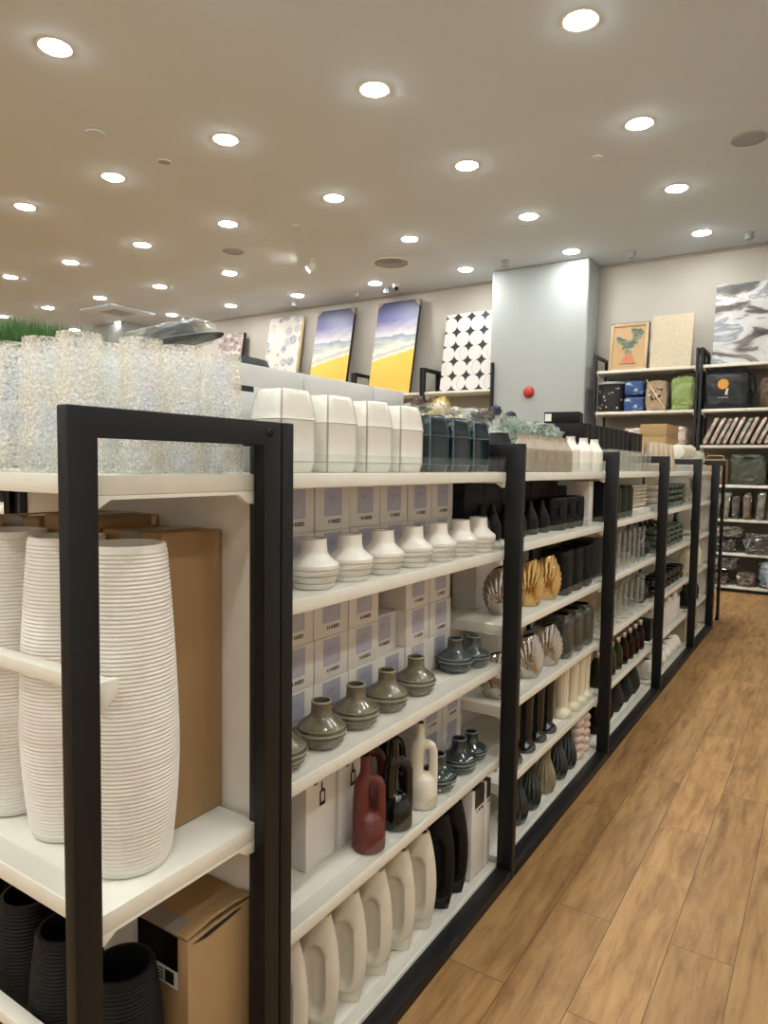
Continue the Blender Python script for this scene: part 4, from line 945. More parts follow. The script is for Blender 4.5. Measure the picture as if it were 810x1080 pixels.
for i, (loc, rz, hc, n, lab) in enumerate([((-.60, .735, 1.512), -.1, ['f_cream', 'f_yellow'], 5, 'cellophane bouquet of cream and yellow flowers behind the grey cartons'),
        ((-.59, .985, 1.512), .12, ['f_cream', 'f_yellow'], 5, 'cellophane bouquet of cream and yellow flowers behind the navy vases'),
        ((-.57, 1.385, 1.512), .1, ['f_yellow', 'f_cream', 'f_brown'], 6, 'cellophane bouquet of yellow, cream and brown heads near the second post'),
        ((-.57, 1.63, 1.512), -.1, ['f_cream', 'f_brown'], 5, 'cellophane bouquet of cream and brown heads, fourth along the ridge'),
        ((-.57, 1.875, 1.525), .1, ['f_brown', 'f_navy'], 6, 'cellophane bouquet with brown seed heads and navy balls, fifth along the ridge'),
        ((-.57, 2.115, 1.525), 0, ['f_brown', 'f_cream', 'f_navy'], 6, 'cellophane bouquet of brown, cream and navy heads before the black boxes'),
        ((-.305, 1.75, 1.472), 1.57, ['f_green', 'f_green'], 5, 'cellophane bundle of mint foliage behind the taupe bottles, near the post'),
        ((-.305, 2.12, 1.472), 1.57, ['f_green', 'f_green'], 5, 'cellophane bundle of mint foliage behind the white ribbed bottles')]):
    bouquet('wrapped_bouquet', loc, rz, lab, hc, n, 40 + i)

# ------------------------------------------------------------------ items behind the end unit: grey wrapped hats, neighbouring grass shelf
dk = mat('grey_felt', (.05, .055, .055), .7, c2=(.03, .033, .034)); 
bm = bmesh.new()
lathe(bm, [(0, .05), (.05, .048), (.062, .03), (.066, .012), (.11, .004), (.13, .0), (.128, -.004), (.07, .004), (0, .006)], 40, lambda t, r, z: (r * 1.1 * math.cos(t), r * .8 * math.sin(t)))
me = finish(bm, 'felt_hat', dk, 50)
thing('display_riser', bxmesh('display_riser', 'carton', -.10, .10, -.10, .10, 0, .285, bev=.003), 'white display box behind the glass vases carrying a grey hat', 'box', (-.64, .275, 1.39))
o = thing('felt_hat', me, 'dark grey felt hat in clear wrap above the iridescent vases', 'hat', (-.63, .275, 1.722)); o.rotation_euler = (.10, -.20, .5)
bm = blob(.24, .18, .07, 3, .8, .10, 3, 4, .06); link('clear_wrap', finish(bm, 'clear_wrap', 'wrap_clear', 25), o, (0, 0, -.02))
thing('display_riser', bxmesh('display_riser2', 'carton', -.10, .08, -.10, .10, 0, .25, bev=.003), 'white display box behind the grey cartons carrying a hat', 'box', (-.55, .482, 1.39))
o = thing('felt_hat', me, 'dark grey felt hat peeking above the last glass vase', 'hat', (-.57, .49, 1.660)); o.rotation_euler = (.05, .1, 1)
# neighbouring unit with artificial grass
t = thing('grass_display_unit', None, 'charcoal and white shelf unit with artificial grass left of the end unit', 'shelving unit', (-2.05, .9, 0))
for x in (-.45, .41):
    for y in (-.45, .41): link('post', bxmesh('post', 'charcoal', x, x + .04, y, y + .04, 0, 1.6, bev=.003), t)
for z in (.1, .5, .9, 1.2, 1.6): link('shelf', bxmesh('shelf', 'white_metal', -.405, .405, -.45, .45, z, z + .0288, bev=.003), t)
def grass(label, loc, w, d, h, n, seed):
    rr = random.Random(seed); o = thing('artificial_grass', None, label, 'plant', loc, 0, 'artificial grass tufts')
    link('tray', bxmesh('tray', 'black_matte', -w / 2, w / 2, -d / 2, d / 2, 0, .05, bev=.004), o)
    bm = bmesh.new()
    for q in range(n):
        x, y = rr.uniform(-w / 2, w / 2) * .95, rr.uniform(-d / 2, d / 2) * .95; a = rr.random() * 6.3; ln = h * rr.uniform(.7, 1.05) * (1 - .35 * (2 * x / w) ** 4); b = .03
        p0 = Vector((x, y, .045)); p1 = p0 + Vector((b * .4 * math.cos(a), b * .4 * math.sin(a), ln * .6)); p2 = p0 + Vector((b * math.cos(a) * 1.2, b * math.sin(a) * 1.2, ln)); s = Vector((-math.sin(a), math.cos(a), 0)) * .0035
        v = [bm.verts.new(q_) for q_ in (p0 - s, p0 + s, p1 + s * .8, p1 - s * .8, p2)]; bm.faces.new(v[:4]); bm.faces.new((v[3], v[2], v[4]))
    g = link('grass_blades', finish(bm, 'grass_blades', 'grass_green', 0), o); g['kind'] = 'stuff'
    return o
grass('tuft of green artificial grass showing above the glass vases', (-2.10, .78, 1.63), .60, .40, .33, 5200, 1)
grass('tuft of green artificial grass under the glass vases, behind the end unit', (-2.0, .9, 1.23), .7, .6, .14, 2600, 2)

# ------------------------------------------------------------------ wall racks
RY = 7.87
def rack(x0, x1, zs, label, ztop=2.815):
    t = thing('display_rack', None, label, 'shelving unit', (x0, RY, 0), 0, 'wall racks along the back wall')
    w = x1 - x0
    bm = bmesh.new(); b = WY - RY - .02
    extr(bm, [(0, 0, 0), (0, 0, ztop), (0, b, ztop), (0, b, 0), (0, b - .045, 0), (0, b - .045, ztop - .04), (0, .055, ztop - .04), (0, .055, 0)], (.03, 0, 0), .003); f = finish(bm, 'side_frame', 'charcoal', 30)
    link('side_frame', f, t, (.002, 0, 0)); link('side_frame', f, t, (w - .034, 0, 0))
    for z in zs:
        s = link('shelf', bxmesh('shelf', 'white_metal', .034, w - .036, .015, b - .055, z - .035, z - .0012, bev=.003), t)
        for xx in (.036, w - .050):
            bm = bmesh.new(); extr(bm, [(xx, .03, z - .035), (xx, .03, z - .06), (xx, .3, z - .09), (xx, .3, z - .035)], (.012, 0, 0), .001)
            link('bracket', finish(bm, 'bracket', 'white_metal', 30), s)
    link('back_panel', bxmesh('back_panel', mat('rack_back', (.30, .26, .22), .7), .034, w - .036, b - .052, b - .046, .1, zs[0] - .04), t)
    link('plinth', bxmesh('plinth', 'charcoal', .034, w - .036, .03, .05, 0, .03), t)
ZR = [2.615, 2.105, 1.69, 1.235, .845, .455, .075]
rack(-1.765, -.545, ZR, 'wall rack right of the pillar, holding totes under two small pictures')
rack(-.535, .685, ZR, 'wall rack right of the mid post, under the large abstract canvas')
ZL = [2.465, 2.0, 1.6, 1.2, .8, .4, .075]
for i, (a, b) in enumerate([(-4.245, -3.14), (-5.47, -4.255), (-6.69, -5.48), (-7.91, -6.70), (-9.13, -7.92)]):
    rack(a, b, ZL, ['wall rack left of the pillar, under the black and white canvas', 'wall rack under the right beach canvas', 'wall rack under the left beach canvas', 'wall rack under the blue floral canvas', 'wall rack under the small grey canvas'][i])

# ------------------------------------------------------------------ canvases
def mnode(nt, op, a, b=None, c=None):
    n = node(nt, 'ShaderNodeMath', operation=op)
    for i, q in enumerate((a, b, c)):
        if q is None: continue
        if isinstance(q, (int, float)): n.inputs[i].default_value = q
        else: L(nt, q, n.inputs[i])
    return n.outputs[0]
def beach_mat():
    m, nt, p = newmat('beach_painting'); p.inputs['Roughness'].default_value = .45
    co = coords(nt); s = node(nt, 'ShaderNodeSeparateXYZ'); L(nt, co, s.inputs[0])
    n1 = node(nt, 'ShaderNodeTexNoise'); n1.inputs['Scale'].default_value = 6; n1.inputs['Detail'].default_value = 6
    mp = node(nt, 'ShaderNodeMapping'); mp.inputs['Scale'].default_value = (1, 1, 2.6); L(nt, co, mp.inputs[0]); L(nt, mp.outputs[0], n1.inputs['Vector'])
    v = mnode(nt, 'ADD', mnode(nt, 'MULTIPLY', s.outputs['Z'], 1 / 1.45), mnode(nt, 'MULTIPLY', mnode(nt, 'SUBTRACT', n1.outputs['Fac'], .5), .10))
    sl = mnode(nt, 'MULTIPLY', s.outputs['X'], -.16)
    low = mnode(nt, 'LESS_THAN', v, .56); v = mnode(nt, 'ADD', v, mnode(nt, 'MULTIPLY', sl, low))
    r = node(nt, 'ShaderNodeValToRGB')
    st = [(0, (.78, .42, .045)), (.405, (.80, .45, .06)), (.425, (.66, .63, .56)), (.46, (.40, .39, .34)), (.50, (.62, .60, .54)), (.56, (.42, .42, .38)), (.60, (.25, .29, .34)), (.625, (.18, .20, .28)), (.64, (.48, .45, .46)), (.72, (.27, .24, .33)), (.80, (.10, .10, .22)), (.90, (.07, .07, .15)), (1, (.035, .035, .07))]
    while len(r.color_ramp.elements) < len(st): r.color_ramp.elements.new(.5)
    for e, (q, c) in zip(r.color_ramp.elements, st): e.position = q; e.color = col(c)
    L(nt, v, r.inputs[0]); L(nt, r.outputs[0], p.inputs['Base Color']); return m
def canvas(name, w, h, t, art, edge, label, x, y, z, lean, guards=False, border=0):
    o = thing(name, None, label, 'picture', (x, y, z + t * math.sin(lean) + .001), 0, 'canvases along the back wall', rx=-lean)
    bm = bmesh.new(); box(bm, -w / 2, w / 2, .001, t, 0, h, bev=.003); link('stretcher', finish(bm, 'stretcher', edge, 30), o)
    link('painted_front', bxmesh('painted_front', art, -w / 2 + border, w / 2 - border, -.002, .001, border, h - border), o)
    if guards:
        for s in (-1, 1):
            bm = bmesh.new(); extr(bm, [(s * (w / 2 + .004), -.006, h + .004), (s * (w / 2 - .10), -.006, h + .004), (s * (w / 2 + .004), -.006, h - .10)], (0, t + .008, 0)); link('corner_guard', finish(bm, 'corner_guard', 'kraft_grey', 30), o)
    return o
M['kraft_grey'] = mat('grey_brown_board', (.30, .23, .17), .8)
M['black_edge'] = mat('black_canvas_edge', (.012, .011, .012), .5); M['raw_edge'] = mat('raw_canvas_edge', (.62, .48, .28), .7); M['white_edge'] = mat('white_canvas_edge', (.7, .68, .66), .6)
bmt = beach_mat()
canvas('beach_canvas', 0.74, 1.46, .06, bmt, 'black_edge', 'canvas of yellow beach under a violet sky, right one of two', -4.90, 7.98, 2.465, .20, True)
canvas('beach_canvas', 0.74, 1.46, .06, bmt, 'black_edge', 'canvas of yellow beach under a violet sky, left one of two', -6.10, 7.98, 2.465, .20, True)
def floral_mat():
    m, nt, p = newmat('blue_floral_print'); p.inputs['Roughness'].default_value = .5
    co = coords(nt)
    v = node(nt, 'ShaderNodeTexVoronoi', feature='F1'); v.inputs['Scale'].default_value = 5.2; v.inputs['Randomness'].default_value = .6; L(nt, co, v.inputs['Vector'])
    w = mnode(nt, 'SINE', mnode(nt, 'MULTIPLY', v.outputs['Distance'], 60)); n = node(nt, 'ShaderNodeTexNoise'); n.inputs['Scale'].default_value = 22; L(nt, co, n.inputs['Vector'])
    inside = mnode(nt, 'LESS_THAN', v.outputs['Distance'], .46); pet = mnode(nt, 'GREATER_THAN', mnode(nt, 'ADD', mnode(nt, 'MULTIPLY', w, .25), n.outputs['Fac']), .42)
    mx = node(nt, 'ShaderNodeMix', data_type='RGBA'); L(nt, mnode(nt, 'MULTIPLY', inside, pet), mx.inputs[0]); mx.inputs[6].default_value = (.60, .555, .51, 1)
    r = node(nt, 'ShaderNodeValToRGB'); r.color_ramp.elements[0].color = (.10, .13, .28, 1); r.color_ramp.elements[1].color = (.36, .33, .36, 1); sc = node(nt, 'ShaderNodeSeparateColor'); L(nt, v.outputs['Color'], sc.inputs[0]); L(nt, sc.outputs[0], r.inputs[0])
    L(nt, r.outputs[0], mx.inputs[7]); L(nt, mx.outputs[2], p.inputs['Base Color']); return m
canvas('floral_canvas', .72, 1.44, .07, floral_mat(), 'raw_edge', 'white canvas printed with blue flowers, raw wood edge', -7.16, 8.0, 2.465, .18)
canvas('abstract_canvas', .60, 1.27, .07, rampmat('smoky_painting', [(.3, (.05, .045, .05)), (.48, (.30, .23, .22)), (.6, (.62, .54, .52)), (.75, (.75, .70, .66))], 2.2, (1, 1, 3), 2), 'black_edge', 'small smoky grey and pink canvas with black edge, farthest along the wall', -8.42, 8.0, 2.465, .18)
def geo_mat():
    m, nt, p = newmat('black_white_circles'); p.inputs['Roughness'].default_value = .5
    co = coords(nt); s = node(nt, 'ShaderNodeSeparateXYZ'); L(nt, co, s.inputs[0]); cs = .215
    u = mnode(nt, 'SUBTRACT', mnode(nt, 'FRACT', mnode(nt, 'ADD', mnode(nt, 'MULTIPLY', s.outputs['X'], 1 / cs), 20)), .5); v = mnode(nt, 'SUBTRACT', mnode(nt, 'FRACT', mnode(nt, 'ADD', mnode(nt, 'MULTIPLY', s.outputs['Z'], 1 / cs), 20)), .5)
    d = mnode(nt, 'SQRT', mnode(nt, 'ADD', mnode(nt, 'MULTIPLY', u, u), mnode(nt, 'MULTIPLY', v, v)))
    corner = mnode(nt, 'GREATER_THAN', d, .505)
    # alternate circles are cut by a lens of grey
    iu = mnode(nt, 'FLOOR', mnode(nt, 'ADD', mnode(nt, 'MULTIPLY', s.outputs['X'], 1 / cs), 20)); iv = mnode(nt, 'FLOOR', mnode(nt, 'ADD', mnode(nt, 'MULTIPLY', s.outputs['Z'], 1 / cs), 20))
    par = mnode(nt, 'MODULO', mnode(nt, 'ADD', iu, iv), 2)
    u2 = mnode(nt, 'SUBTRACT', u, .5); d2 = mnode(nt, 'SQRT', mnode(nt, 'ADD', mnode(nt, 'MULTIPLY', u2, u2), mnode(nt, 'MULTIPLY', v, v)))
    lens = mnode(nt, 'MULTIPLY', mnode(nt, 'LESS_THAN', mnode(nt, 'ABSOLUTE', mnode(nt, 'SUBTRACT', d2, .62)), .015), par)
    f = mnode(nt, 'MAXIMUM', mnode(nt, 'MULTIPLY', lens, .45), corner)
    mx = node(nt, 'ShaderNodeMix', data_type='RGBA'); L(nt, f, mx.inputs[0]); mx.inputs[6].default_value = (.62, .595, .59, 1); mx.inputs[7].default_value = (.015, .015, .017, 1)
    L(nt, mx.outputs[2], p.inputs['Base Color']); return m
canvas('circle_pattern_canvas', .80, 1.13, .06, geo_mat(), 'white_edge', 'white canvas with a black and white circle pattern beside the pillar', -3.62, 7.99, 2.465, .17)
canvas('abstract_canvas', 1.05, .95, .04, rampmat('abstract_painting', [(.28, (.02, .019, .022)), (.40, (.10, .095, .10)), (.43, (.24, .20, .18)), (.46, (.50, .49, .49)), (.55, (.60, .61, .63)), (.60, (.22, .24, .29)), (.66, (.55, .56, .59)), (.8, (.12, .12, .13))], 1.9, (1.0, 1, 2.3), .7, 9), 'black_edge', 'large abstract canvas in white, black and blue greys, above the right rack', .095, 8.0, 2.615, .16)
o = canvas('cream_canvas', .47, .66, .03, rampmat('cream_relief', [(.3, (.46, .38, .27)), (.7, (.55, .47, .35))], 30, (1, 1, 1), .5), 'raw_edge', 'plain cream textured canvas beside the potted tree picture', -.895, 8.02, 2.615, .17)
# potted tree picture with a wooden frame
w, h = .46, .60
o = thing('framed_picture', None, 'framed picture of a green tree in a terracotta pot', 'picture', (-1.40, 8.03, 2.624), 0, 'canvases along the back wall', rx=-.16)
bm = bmesh.new()
for a in ((-w / 2, -w / 2 + .035, 0, h), (w / 2 - .035, w / 2, 0, h)): box(bm, a[0], a[1], 0, .035, a[2], a[3], bev=.003)
box(bm, -w / 2 + .034, w / 2 - .034, 0, .035, h - .035, h, bev=.003); box(bm, -w / 2 + .034, w / 2 - .034, 0, .035, 0, .035, bev=.003)
link('wooden_frame', finish(bm, 'wooden_frame', 'wood_pale', 30), o)
bm = bmesh.new(); box(bm, -w / 2 - .004, w / 2 + .004, .002, .04, h, h + .006); box(bm, w / 2, w / 2 + .008, .002, .04, 0, h); link('dark_edge', finish(bm, 'dark_edge', 'black_edge', 30), o)
M['pic_ground'] = mat('tan_paper', (.47, .31, .155), .7); M['pot_red'] = mat('terracotta_print', (.50, .17, .08), .6); M['leaf_print'] = mat('leaf_print', (.13, .19, .14), .6, c2=(.3, .34, .27), nscale=50)
bm = bmesh.new(); quad(bm, [(-w / 2 + .03, .012, .03), (w / 2 - .03, .012, .03), (w / 2 - .03, .012, h - .03), (-w / 2 + .03, .012, h - .03)], 0)
quad(bm, [(-.09, .010, .095), (.09, .010, .095), (.035, .010, .22), (-.03, .010, .22)], 1)
rr = random.Random(3)
for bx_, bz_, n in ((-.11, .40, 9), (-.08, .36, 9), (-.03, .33, 11), (.02, .31, 11), (.06, .36, 10), (.09, .42, 10), (.10, .48, 11), (.06, .50, 8), (0, .26, 6), (-.04, .30, 8), (.13, .45, 8)):
    for q in range(n):
        cx, cz, r0 = bx_ + rr.uniform(-.035, .035), bz_ + rr.uniform(-.03, .03), rr.uniform(.016, .028)
        f = bm.faces.new([bm.verts.new((cx + r0 * math.cos(a * PI / 4), .0095, cz + r0 * .8 * math.sin(a * PI / 4))) for a in range(8)]); f.material_index = 2
for q in range(7): quad(bm, [(-.10 + q * .03, .009, .078), (-.08 + q * .03, .009, .078), (-.08 + q * .03, .009, .09), (-.10 + q * .03, .009, .09)], 3)
link('print', finish(bm, 'print', ['pic_ground', 'pot_red', 'leaf_print', 'ink'], 0, recalc=False), o)

# ------------------------------------------------------------------ bags on the right racks
def bagmat(n, c, c2=None, ns=8, rough=.6, coat=0, bump=.3): return mat(n, c, rough, c2=c2, nscale=ns, bump=bump, bscale=18, coat=coat)
BG = 'bags on the wall racks'
bm = bmesh.new(); lathe(bm, [(0, 0), (.14, 0), (.155, .02), (.165, .2), (.16, .34), (.165, .345), (.15, .36), (0, .365)], 40, lambda t, r, z: (r * math.cos(t), r * .75 * math.sin(t)))
o = thing('round_basket_bag', finish(bm, 'round_basket_bag', bagmat('black_print_cloth', (.015, .015, .018)), 40), 'black round storage bag with pale flowers and a grey lid', 'bag', (-1.575, 8.02, 2.105), 0, BG)
bm = bmesh.new(); lathe(bm, [(0, .366), (.15, .362), (.166, .352), (.17, .345), (.17, .362), (.155, .374), (0, .376)], 40, lambda t, r, z: (r * math.cos(t), r * .75 * math.sin(t))); link('lid', finish(bm, 'lid', 'grey_plastic', 40), o)['label'] = 'flat grey lid'
bm = bmesh.new(); tube(bm, [(-.04, 0, .37), (-.035, 0, .40), (.035, 0, .40), (.04, 0, .37)], .008, 8); link('handle', finish(bm, 'handle', 'black_matte', 40), o)
bm = bmesh.new()
for q in range(14):
    a = rr.uniform(-2.6, -.5); z = rr.uniform(.04, .3); r0 = .166; c = Vector((r0 * math.cos(a), r0 * .75 * math.sin(a), z)); tx = Vector((-math.sin(a), .75 * math.cos(a), 0)).normalized(); nn = Vector((tx.y, -tx.x, 0)) * .003; s = rr.uniform(.008, .016)
    bm.faces.new([bm.verts.new(c + nn + tx * s * math.cos(k * PI / 3) + Vector((0, 0, s * math.sin(k * PI / 3)))) for k in range(6)])
link('flower_print', finish(bm, 'flower_print', mat('pale_print', (.5, .45, .42), .6), 0, recalc=False), o)
blu = rampmat('blue_cloud_cloth', [(.35, (.02, .05, .17)), (.60, (.03, .08, .25)), (.66, (.5, .55, .62)), (.8, (.6, .63, .66))], 9, (1, 1, 1.6), .6)
for i, z in enumerate((2.105, 2.302)): thing('folded_blue_bag', finish(blob(.235, .24, .19, 11 + i, .45, .05, 2, 4), 'folded_blue_bag', blu, 60), ['blue cloud patterned pouch, lower of two', 'blue cloud patterned pouch, upper of two'][i], 'bag', (-1.28, 8.02, z), 0, BG)
def tote(name, w, h, d, m, label, x, z, seed, amp=.04, extra=None, y=8.0, rz=0):
    bm = blob(w * 1.04, d, h * 1.04, seed, .56, amp + .05, 2.4, 5, .12)
    return thing(name, finish(bm, name, m, 60), label, 'bag', (x, y, z), rz, BG)
o = tote('jute_tote', .245, .37, .16, bagmat('jute', (.42, .31, .20), (.36, .26, .165), 60), 'beige jute tote with a pink flower print', -1.02, 2.106, 21)
bm = bmesh.new()
for q in range(22):
    cx, cz, r0 = rr.uniform(-.08, .09), rr.uniform(.10, .28), rr.uniform(.010, .022); f = bm.faces.new([bm.verts.new((cx + r0 * math.cos(k * PI / 3), -.092, cz + r0 * math.sin(k * PI / 3))) for k in range(6)]); f.material_index = q % 3
link('flower_print', finish(bm, 'flower_print', [mat('pink_print', (.55, .30, .25), .6), mat('white_print2', (.66, .58, .5), .6), mat('brown_print2', (.06, .035, .03), .6)], 0, recalc=False), o)
bm = bmesh.new(); tube(bm, [(-.12, -.05, .38), (-.02, -.10, .22), (.06, -.11, .10), (.115, -.105, .02)], .008, 8); link('rope_handle', finish(bm, 'rope_handle', mat('rope', (.62, .48, .30), .8), 40), o)
tote('green_bag', .25, .39, .22, bagmat('lime_cloth', (.28, .36, .12), (.22, .30, .09), 7, .5, .2, .8), 'lime green crumpled bag in clear wrap', -.715, 2.106, 23, .10)
nav = bagmat('navy_nylon', (.010, .015, .022), (.007, .010, .015), 5, .55, .05, .9)
o = thing('drawstring_backpack', None, 'navy drawstring backpack with an orange disc and small white figure', 'bag', (-.245, 7.985, 2.106), 0, BG)
link('bag_body', finish(blob(.50, .21, .46, 31, .66, .09, 2.2, 5, .10), 'bag_body', nav, 60), o)
bm = bmesh.new(); 
for k in range(24): tube(bm, [(-.19 + k * .016, -.02, .40), (-.19 + k * .016, -.03, .455 + .008 * (k % 3))], [.010, .006], 6)
link('gathered_top', finish(bm, 'gathered_top', nav, 50), o)
bm = bmesh.new(); tube(bm, [(.18, -.06, .42), (.27, -.05, .36), (.29, -.02, .22), (.22, -.04, .06)], .012, 8); link('strap', finish(bm, 'strap', 'black_matte', 50), o)
bm = bmesh.new()
f = bm.faces.new([bm.verts.new((-.035 + .058 * math.cos(k * PI / 16), -.113, .275 + .058 * math.sin(k * PI / 16))) for k in range(32)]); f.material_index = 0
for (a, b, z0, z1) in ((-.012, .012, .165, .20), (-.004, .018, .20, .225), (-.014, -.004, .15, .165), (.004, .014, .15, .165)): quad(bm, [(a, -.114, z0), (b, -.114, z0), (b + .008, -.114, z1), (a + .008, -.114, z1)], 1)
for k in range(8): quad(bm, [(-.085 + k * .014, -.113, .120), (-.075 + k * .014, -.113, .120), (-.075 + k * .014, -.113, .126), (-.085 + k * .014, -.113, .126)], 1)
link('front_print', finish(bm, 'front_print', [mat('orange_print', (.72, .33, .04), .5), 'print_white'], 0, recalc=False), o)
tote('fur_cushion', .46, .34, .22, mat('tan_fur', (.17, .12, .08), .95, c2=(.07, .05, .035), nscale=25, bump=1, bscale=60), 'brown tufted cushion beside the navy backpack', .335, 2.106, 33, .08, rz=.1)
# row of flat wrapped packs leaning like books
def pack(w, h, t, m, seed): return finish(blob(t, w, h, seed, .38, .08, 2.5, 3, .05), 'wrapped_pack', m, 25)
pm = [mat('wrapped_cream_cloth', (.60, .53, .45), .25, c2=(.36, .28, .23), nscale=14, bump=.6, bscale=30, coat=.5), mat('wrapped_pink_cloth', (.50, .39, .34), .25, c2=(.6, .52, .45), nscale=14, bump=.6, bscale=30, coat=.5), mat('wrapped_grey_cloth', (.46, .44, .40), .25, c2=(.26, .24, .22), nscale=14, bump=.6, bscale=30, coat=.5)]
pk = [pack(.30, .34, .046, pm[i], 50 + i) for i in range(3)]
for i in range(14):
    o = thing('wrapped_pack', pk[i % 3], f'plastic wrapped cloth pack leaning on the rack, {nth(i + 1)} from the mid post', 'package', (-.45 + .069 * i, 7.99, 1.705), 0, 'leaning wrapped packs'); o.rotation_euler = (0, .42 + R.uniform(-.02, .02), R.uniform(-.04, .04))
# pink and grey wrapped bundles on the left bay
for i, (x, w, c) in enumerate([(-1.56, .28, 2), (-1.27, .24, 1), (-1.0, .23, 2), (-.75, .21, 1)]):
    thing('wrapped_bundle', finish(blob(w, .3, .19 + .03 * (i % 2), 60 + i, .5, .18, 3, 4, .12), 'wrapped_bundle', pm[c], 25), ['grey wrapped bundle beside the left post of the bag rack', 'pink wrapped bundle, second on the shelf below the totes', 'grey wrapped bundle, third on the shelf below the totes', 'pink wrapped bundle against the mid post'][i], 'package', (x, 8.02, 1.69), 0, 'wrapped bundles on the left bag rack')
# lower shelves of the right rack
bk = thing('woven_basket', None, 'round tan woven basket beside the olive tote', 'basket', (-.335, 8.0, 1.235), 0, BG)
bm = bmesh.new(); lathe(bm, vessel([(.12, 0), (.14, .03), (.15, .15), (.14, .27), (.135, .29)], .01), 40, lambda t, r, z: (r * (1 + .015 * math.sin(t * 20 + z * 200)) * math.cos(t), r * math.sin(t))); link('basket_body', finish(bm, 'basket_body', mat('wicker', (.42, .28, .16), .7, c2=(.3, .19, .1), nscale=60), 60), bk)
bm = bmesh.new(); tube(bm, [(-.10, -.05, .28), (-.08, -.06, .33), (.08, -.06, .33), (.10, -.05, .28)], .008, 8); link('handle', finish(bm, 'handle', 'wood_pale', 50), bk)
o = tote('olive_tote', .37, .36, .2, bagmat('olive_nylon', (.065, .076, .052), (.048, .058, .04), 6, .45, .15, .5), 'olive green storage bag with a slot handle', .01, 1.235, 71)
bm = bmesh.new(); extr(bm, [(-.045, -.112, .30), (.045, -.112, .30), (.05, -.112, .31), (.045, -.112, .32), (-.045, -.112, .32), (-.05, -.112, .31)], (0, .02, 0)); link('slot_handle', finish(bm, 'slot_handle', 'dark_inside', 30), o)
tote('dark_tote', .36, .33, .2, bagmat('slate_nylon', (.03, .038, .045), (.02, .026, .032), 6, .45, .15, .5), 'slate blue storage bag right of the olive one', .40, 1.235, 73)
cl = [mat('wrapped_black_goods', (.03, .032, .036), .16, c2=(.11, .11, .11), nscale=16, coat=1, bump=.9, bscale=28), mat('wrapped_green_grey', (.12, .13, .10), .16, c2=(.27, .27, .24), nscale=14, coat=1, bump=.9, bscale=28), mat('wrapped_navy_goods', (.03, .045, .08), .16, c2=(.14, .16, .2), nscale=14, coat=1, bump=.9, bscale=28), mat('wrapped_brown_goods', (.10, .065, .05), .2, c2=(.19, .155, .125), nscale=14, coat=1, bump=.9, bscale=28)]  # paler second tone paints highlights of the shiny wrap into the colour
for i in range(9):
    o = thing('wrapped_pack', finish(blob(.085, .28, .28 + .02 * (i % 3), 80 + i, .42, .12, 2.6, 4, .12), 'wrapped_pack', cl[[2, 1, 1, 0, 3, 1, 3, 0, 1][i]], 25), f'clear wrapped upright pack on the fifth rack shelf, {nth(i + 1)} from the mid post', 'package', (-.43 + .115 * i, 7.99, .848), 0, 'upright wrapped packs'); o.rotation_euler = (0, R.uniform(-.02, .10), R.uniform(-.1, .1))
for i, (x, z, w, h, c, lab) in enumerate([(-.265, .455, .38, .16, 0, 'black goods in shiny wrap on the sixth rack shelf, lower heap'), (-.22, .63, .40, .12, 1, 'pale wrapped sheet lying over the black bundle'), (.175, .455, .335, .24, 0, 'large black wrapped bundle, sixth rack shelf'), (.49, .455, .24, .2, 3, 'brown wrapped bundle at the rack end'),
                                     (-.30, .075, .33, .15, 3, 'brown wrapped bundle on the lowest rack shelf'), (-.245, .244, .40, .16, 0, 'black shiny wrapped bundle on top of the brown one'), (.045, .075, .20, .16, 3, 'second brown wrapped bundle on the lowest rack shelf')]):
    thing('wrapped_bundle', finish(blob(w, .3, h, 100 + i, .55, .22, 3, 4, .18), 'wrapped_bundle', cl[c], 25), lab, 'package', (x, 8.0, z), R.uniform(-.1, .1), 'wrapped bundles on the lower shelves')
bs = mat('blue_striped_goods', (.05, .13, .22), .25, c2=(.4, .45, .48), nscale=12, stretch=(3, 1, .4), coat=.8, bump=.8, bscale=25)
thing('wrapped_bundle', finish(blob(.32, .30, .31, 120, .6, .16, 3, 4, .15), 'wrapped_bundle', bs, 30), 'blue striped wrapped bundle bulging from the lowest rack shelf', 'package', (0.33, 7.985, .075), .2, 'wrapped bundles on the lower shelves')

# ------------------------------------------------------------------ pillar alarm bell
o = thing('fire_alarm_bell', None, 'red round fire alarm sounder on the grey pillar', 'alarm', (-2.635, 7.93, 2.397))
bm = bmesh.new(); lathe(bm, [(0, 0), (.075, 0), (.078, .012), (.066, .03), (.060, .045), (.062, .055), (.05, .07), (.03, .075), (0, .076)], 36)
for v in bm.verts: v.co = Vector((v.co.x, -v.co.z, v.co.y))
link('sounder', finish(bm, 'sounder', 'red_plastic', 40), o)
bm = bmesh.new(); box(bm, -.04, .04, -.004, .0, -.04, .04, bev=.002); link('mounting_plate', finish(bm, 'mounting_plate', 'red_plastic', 30), o)

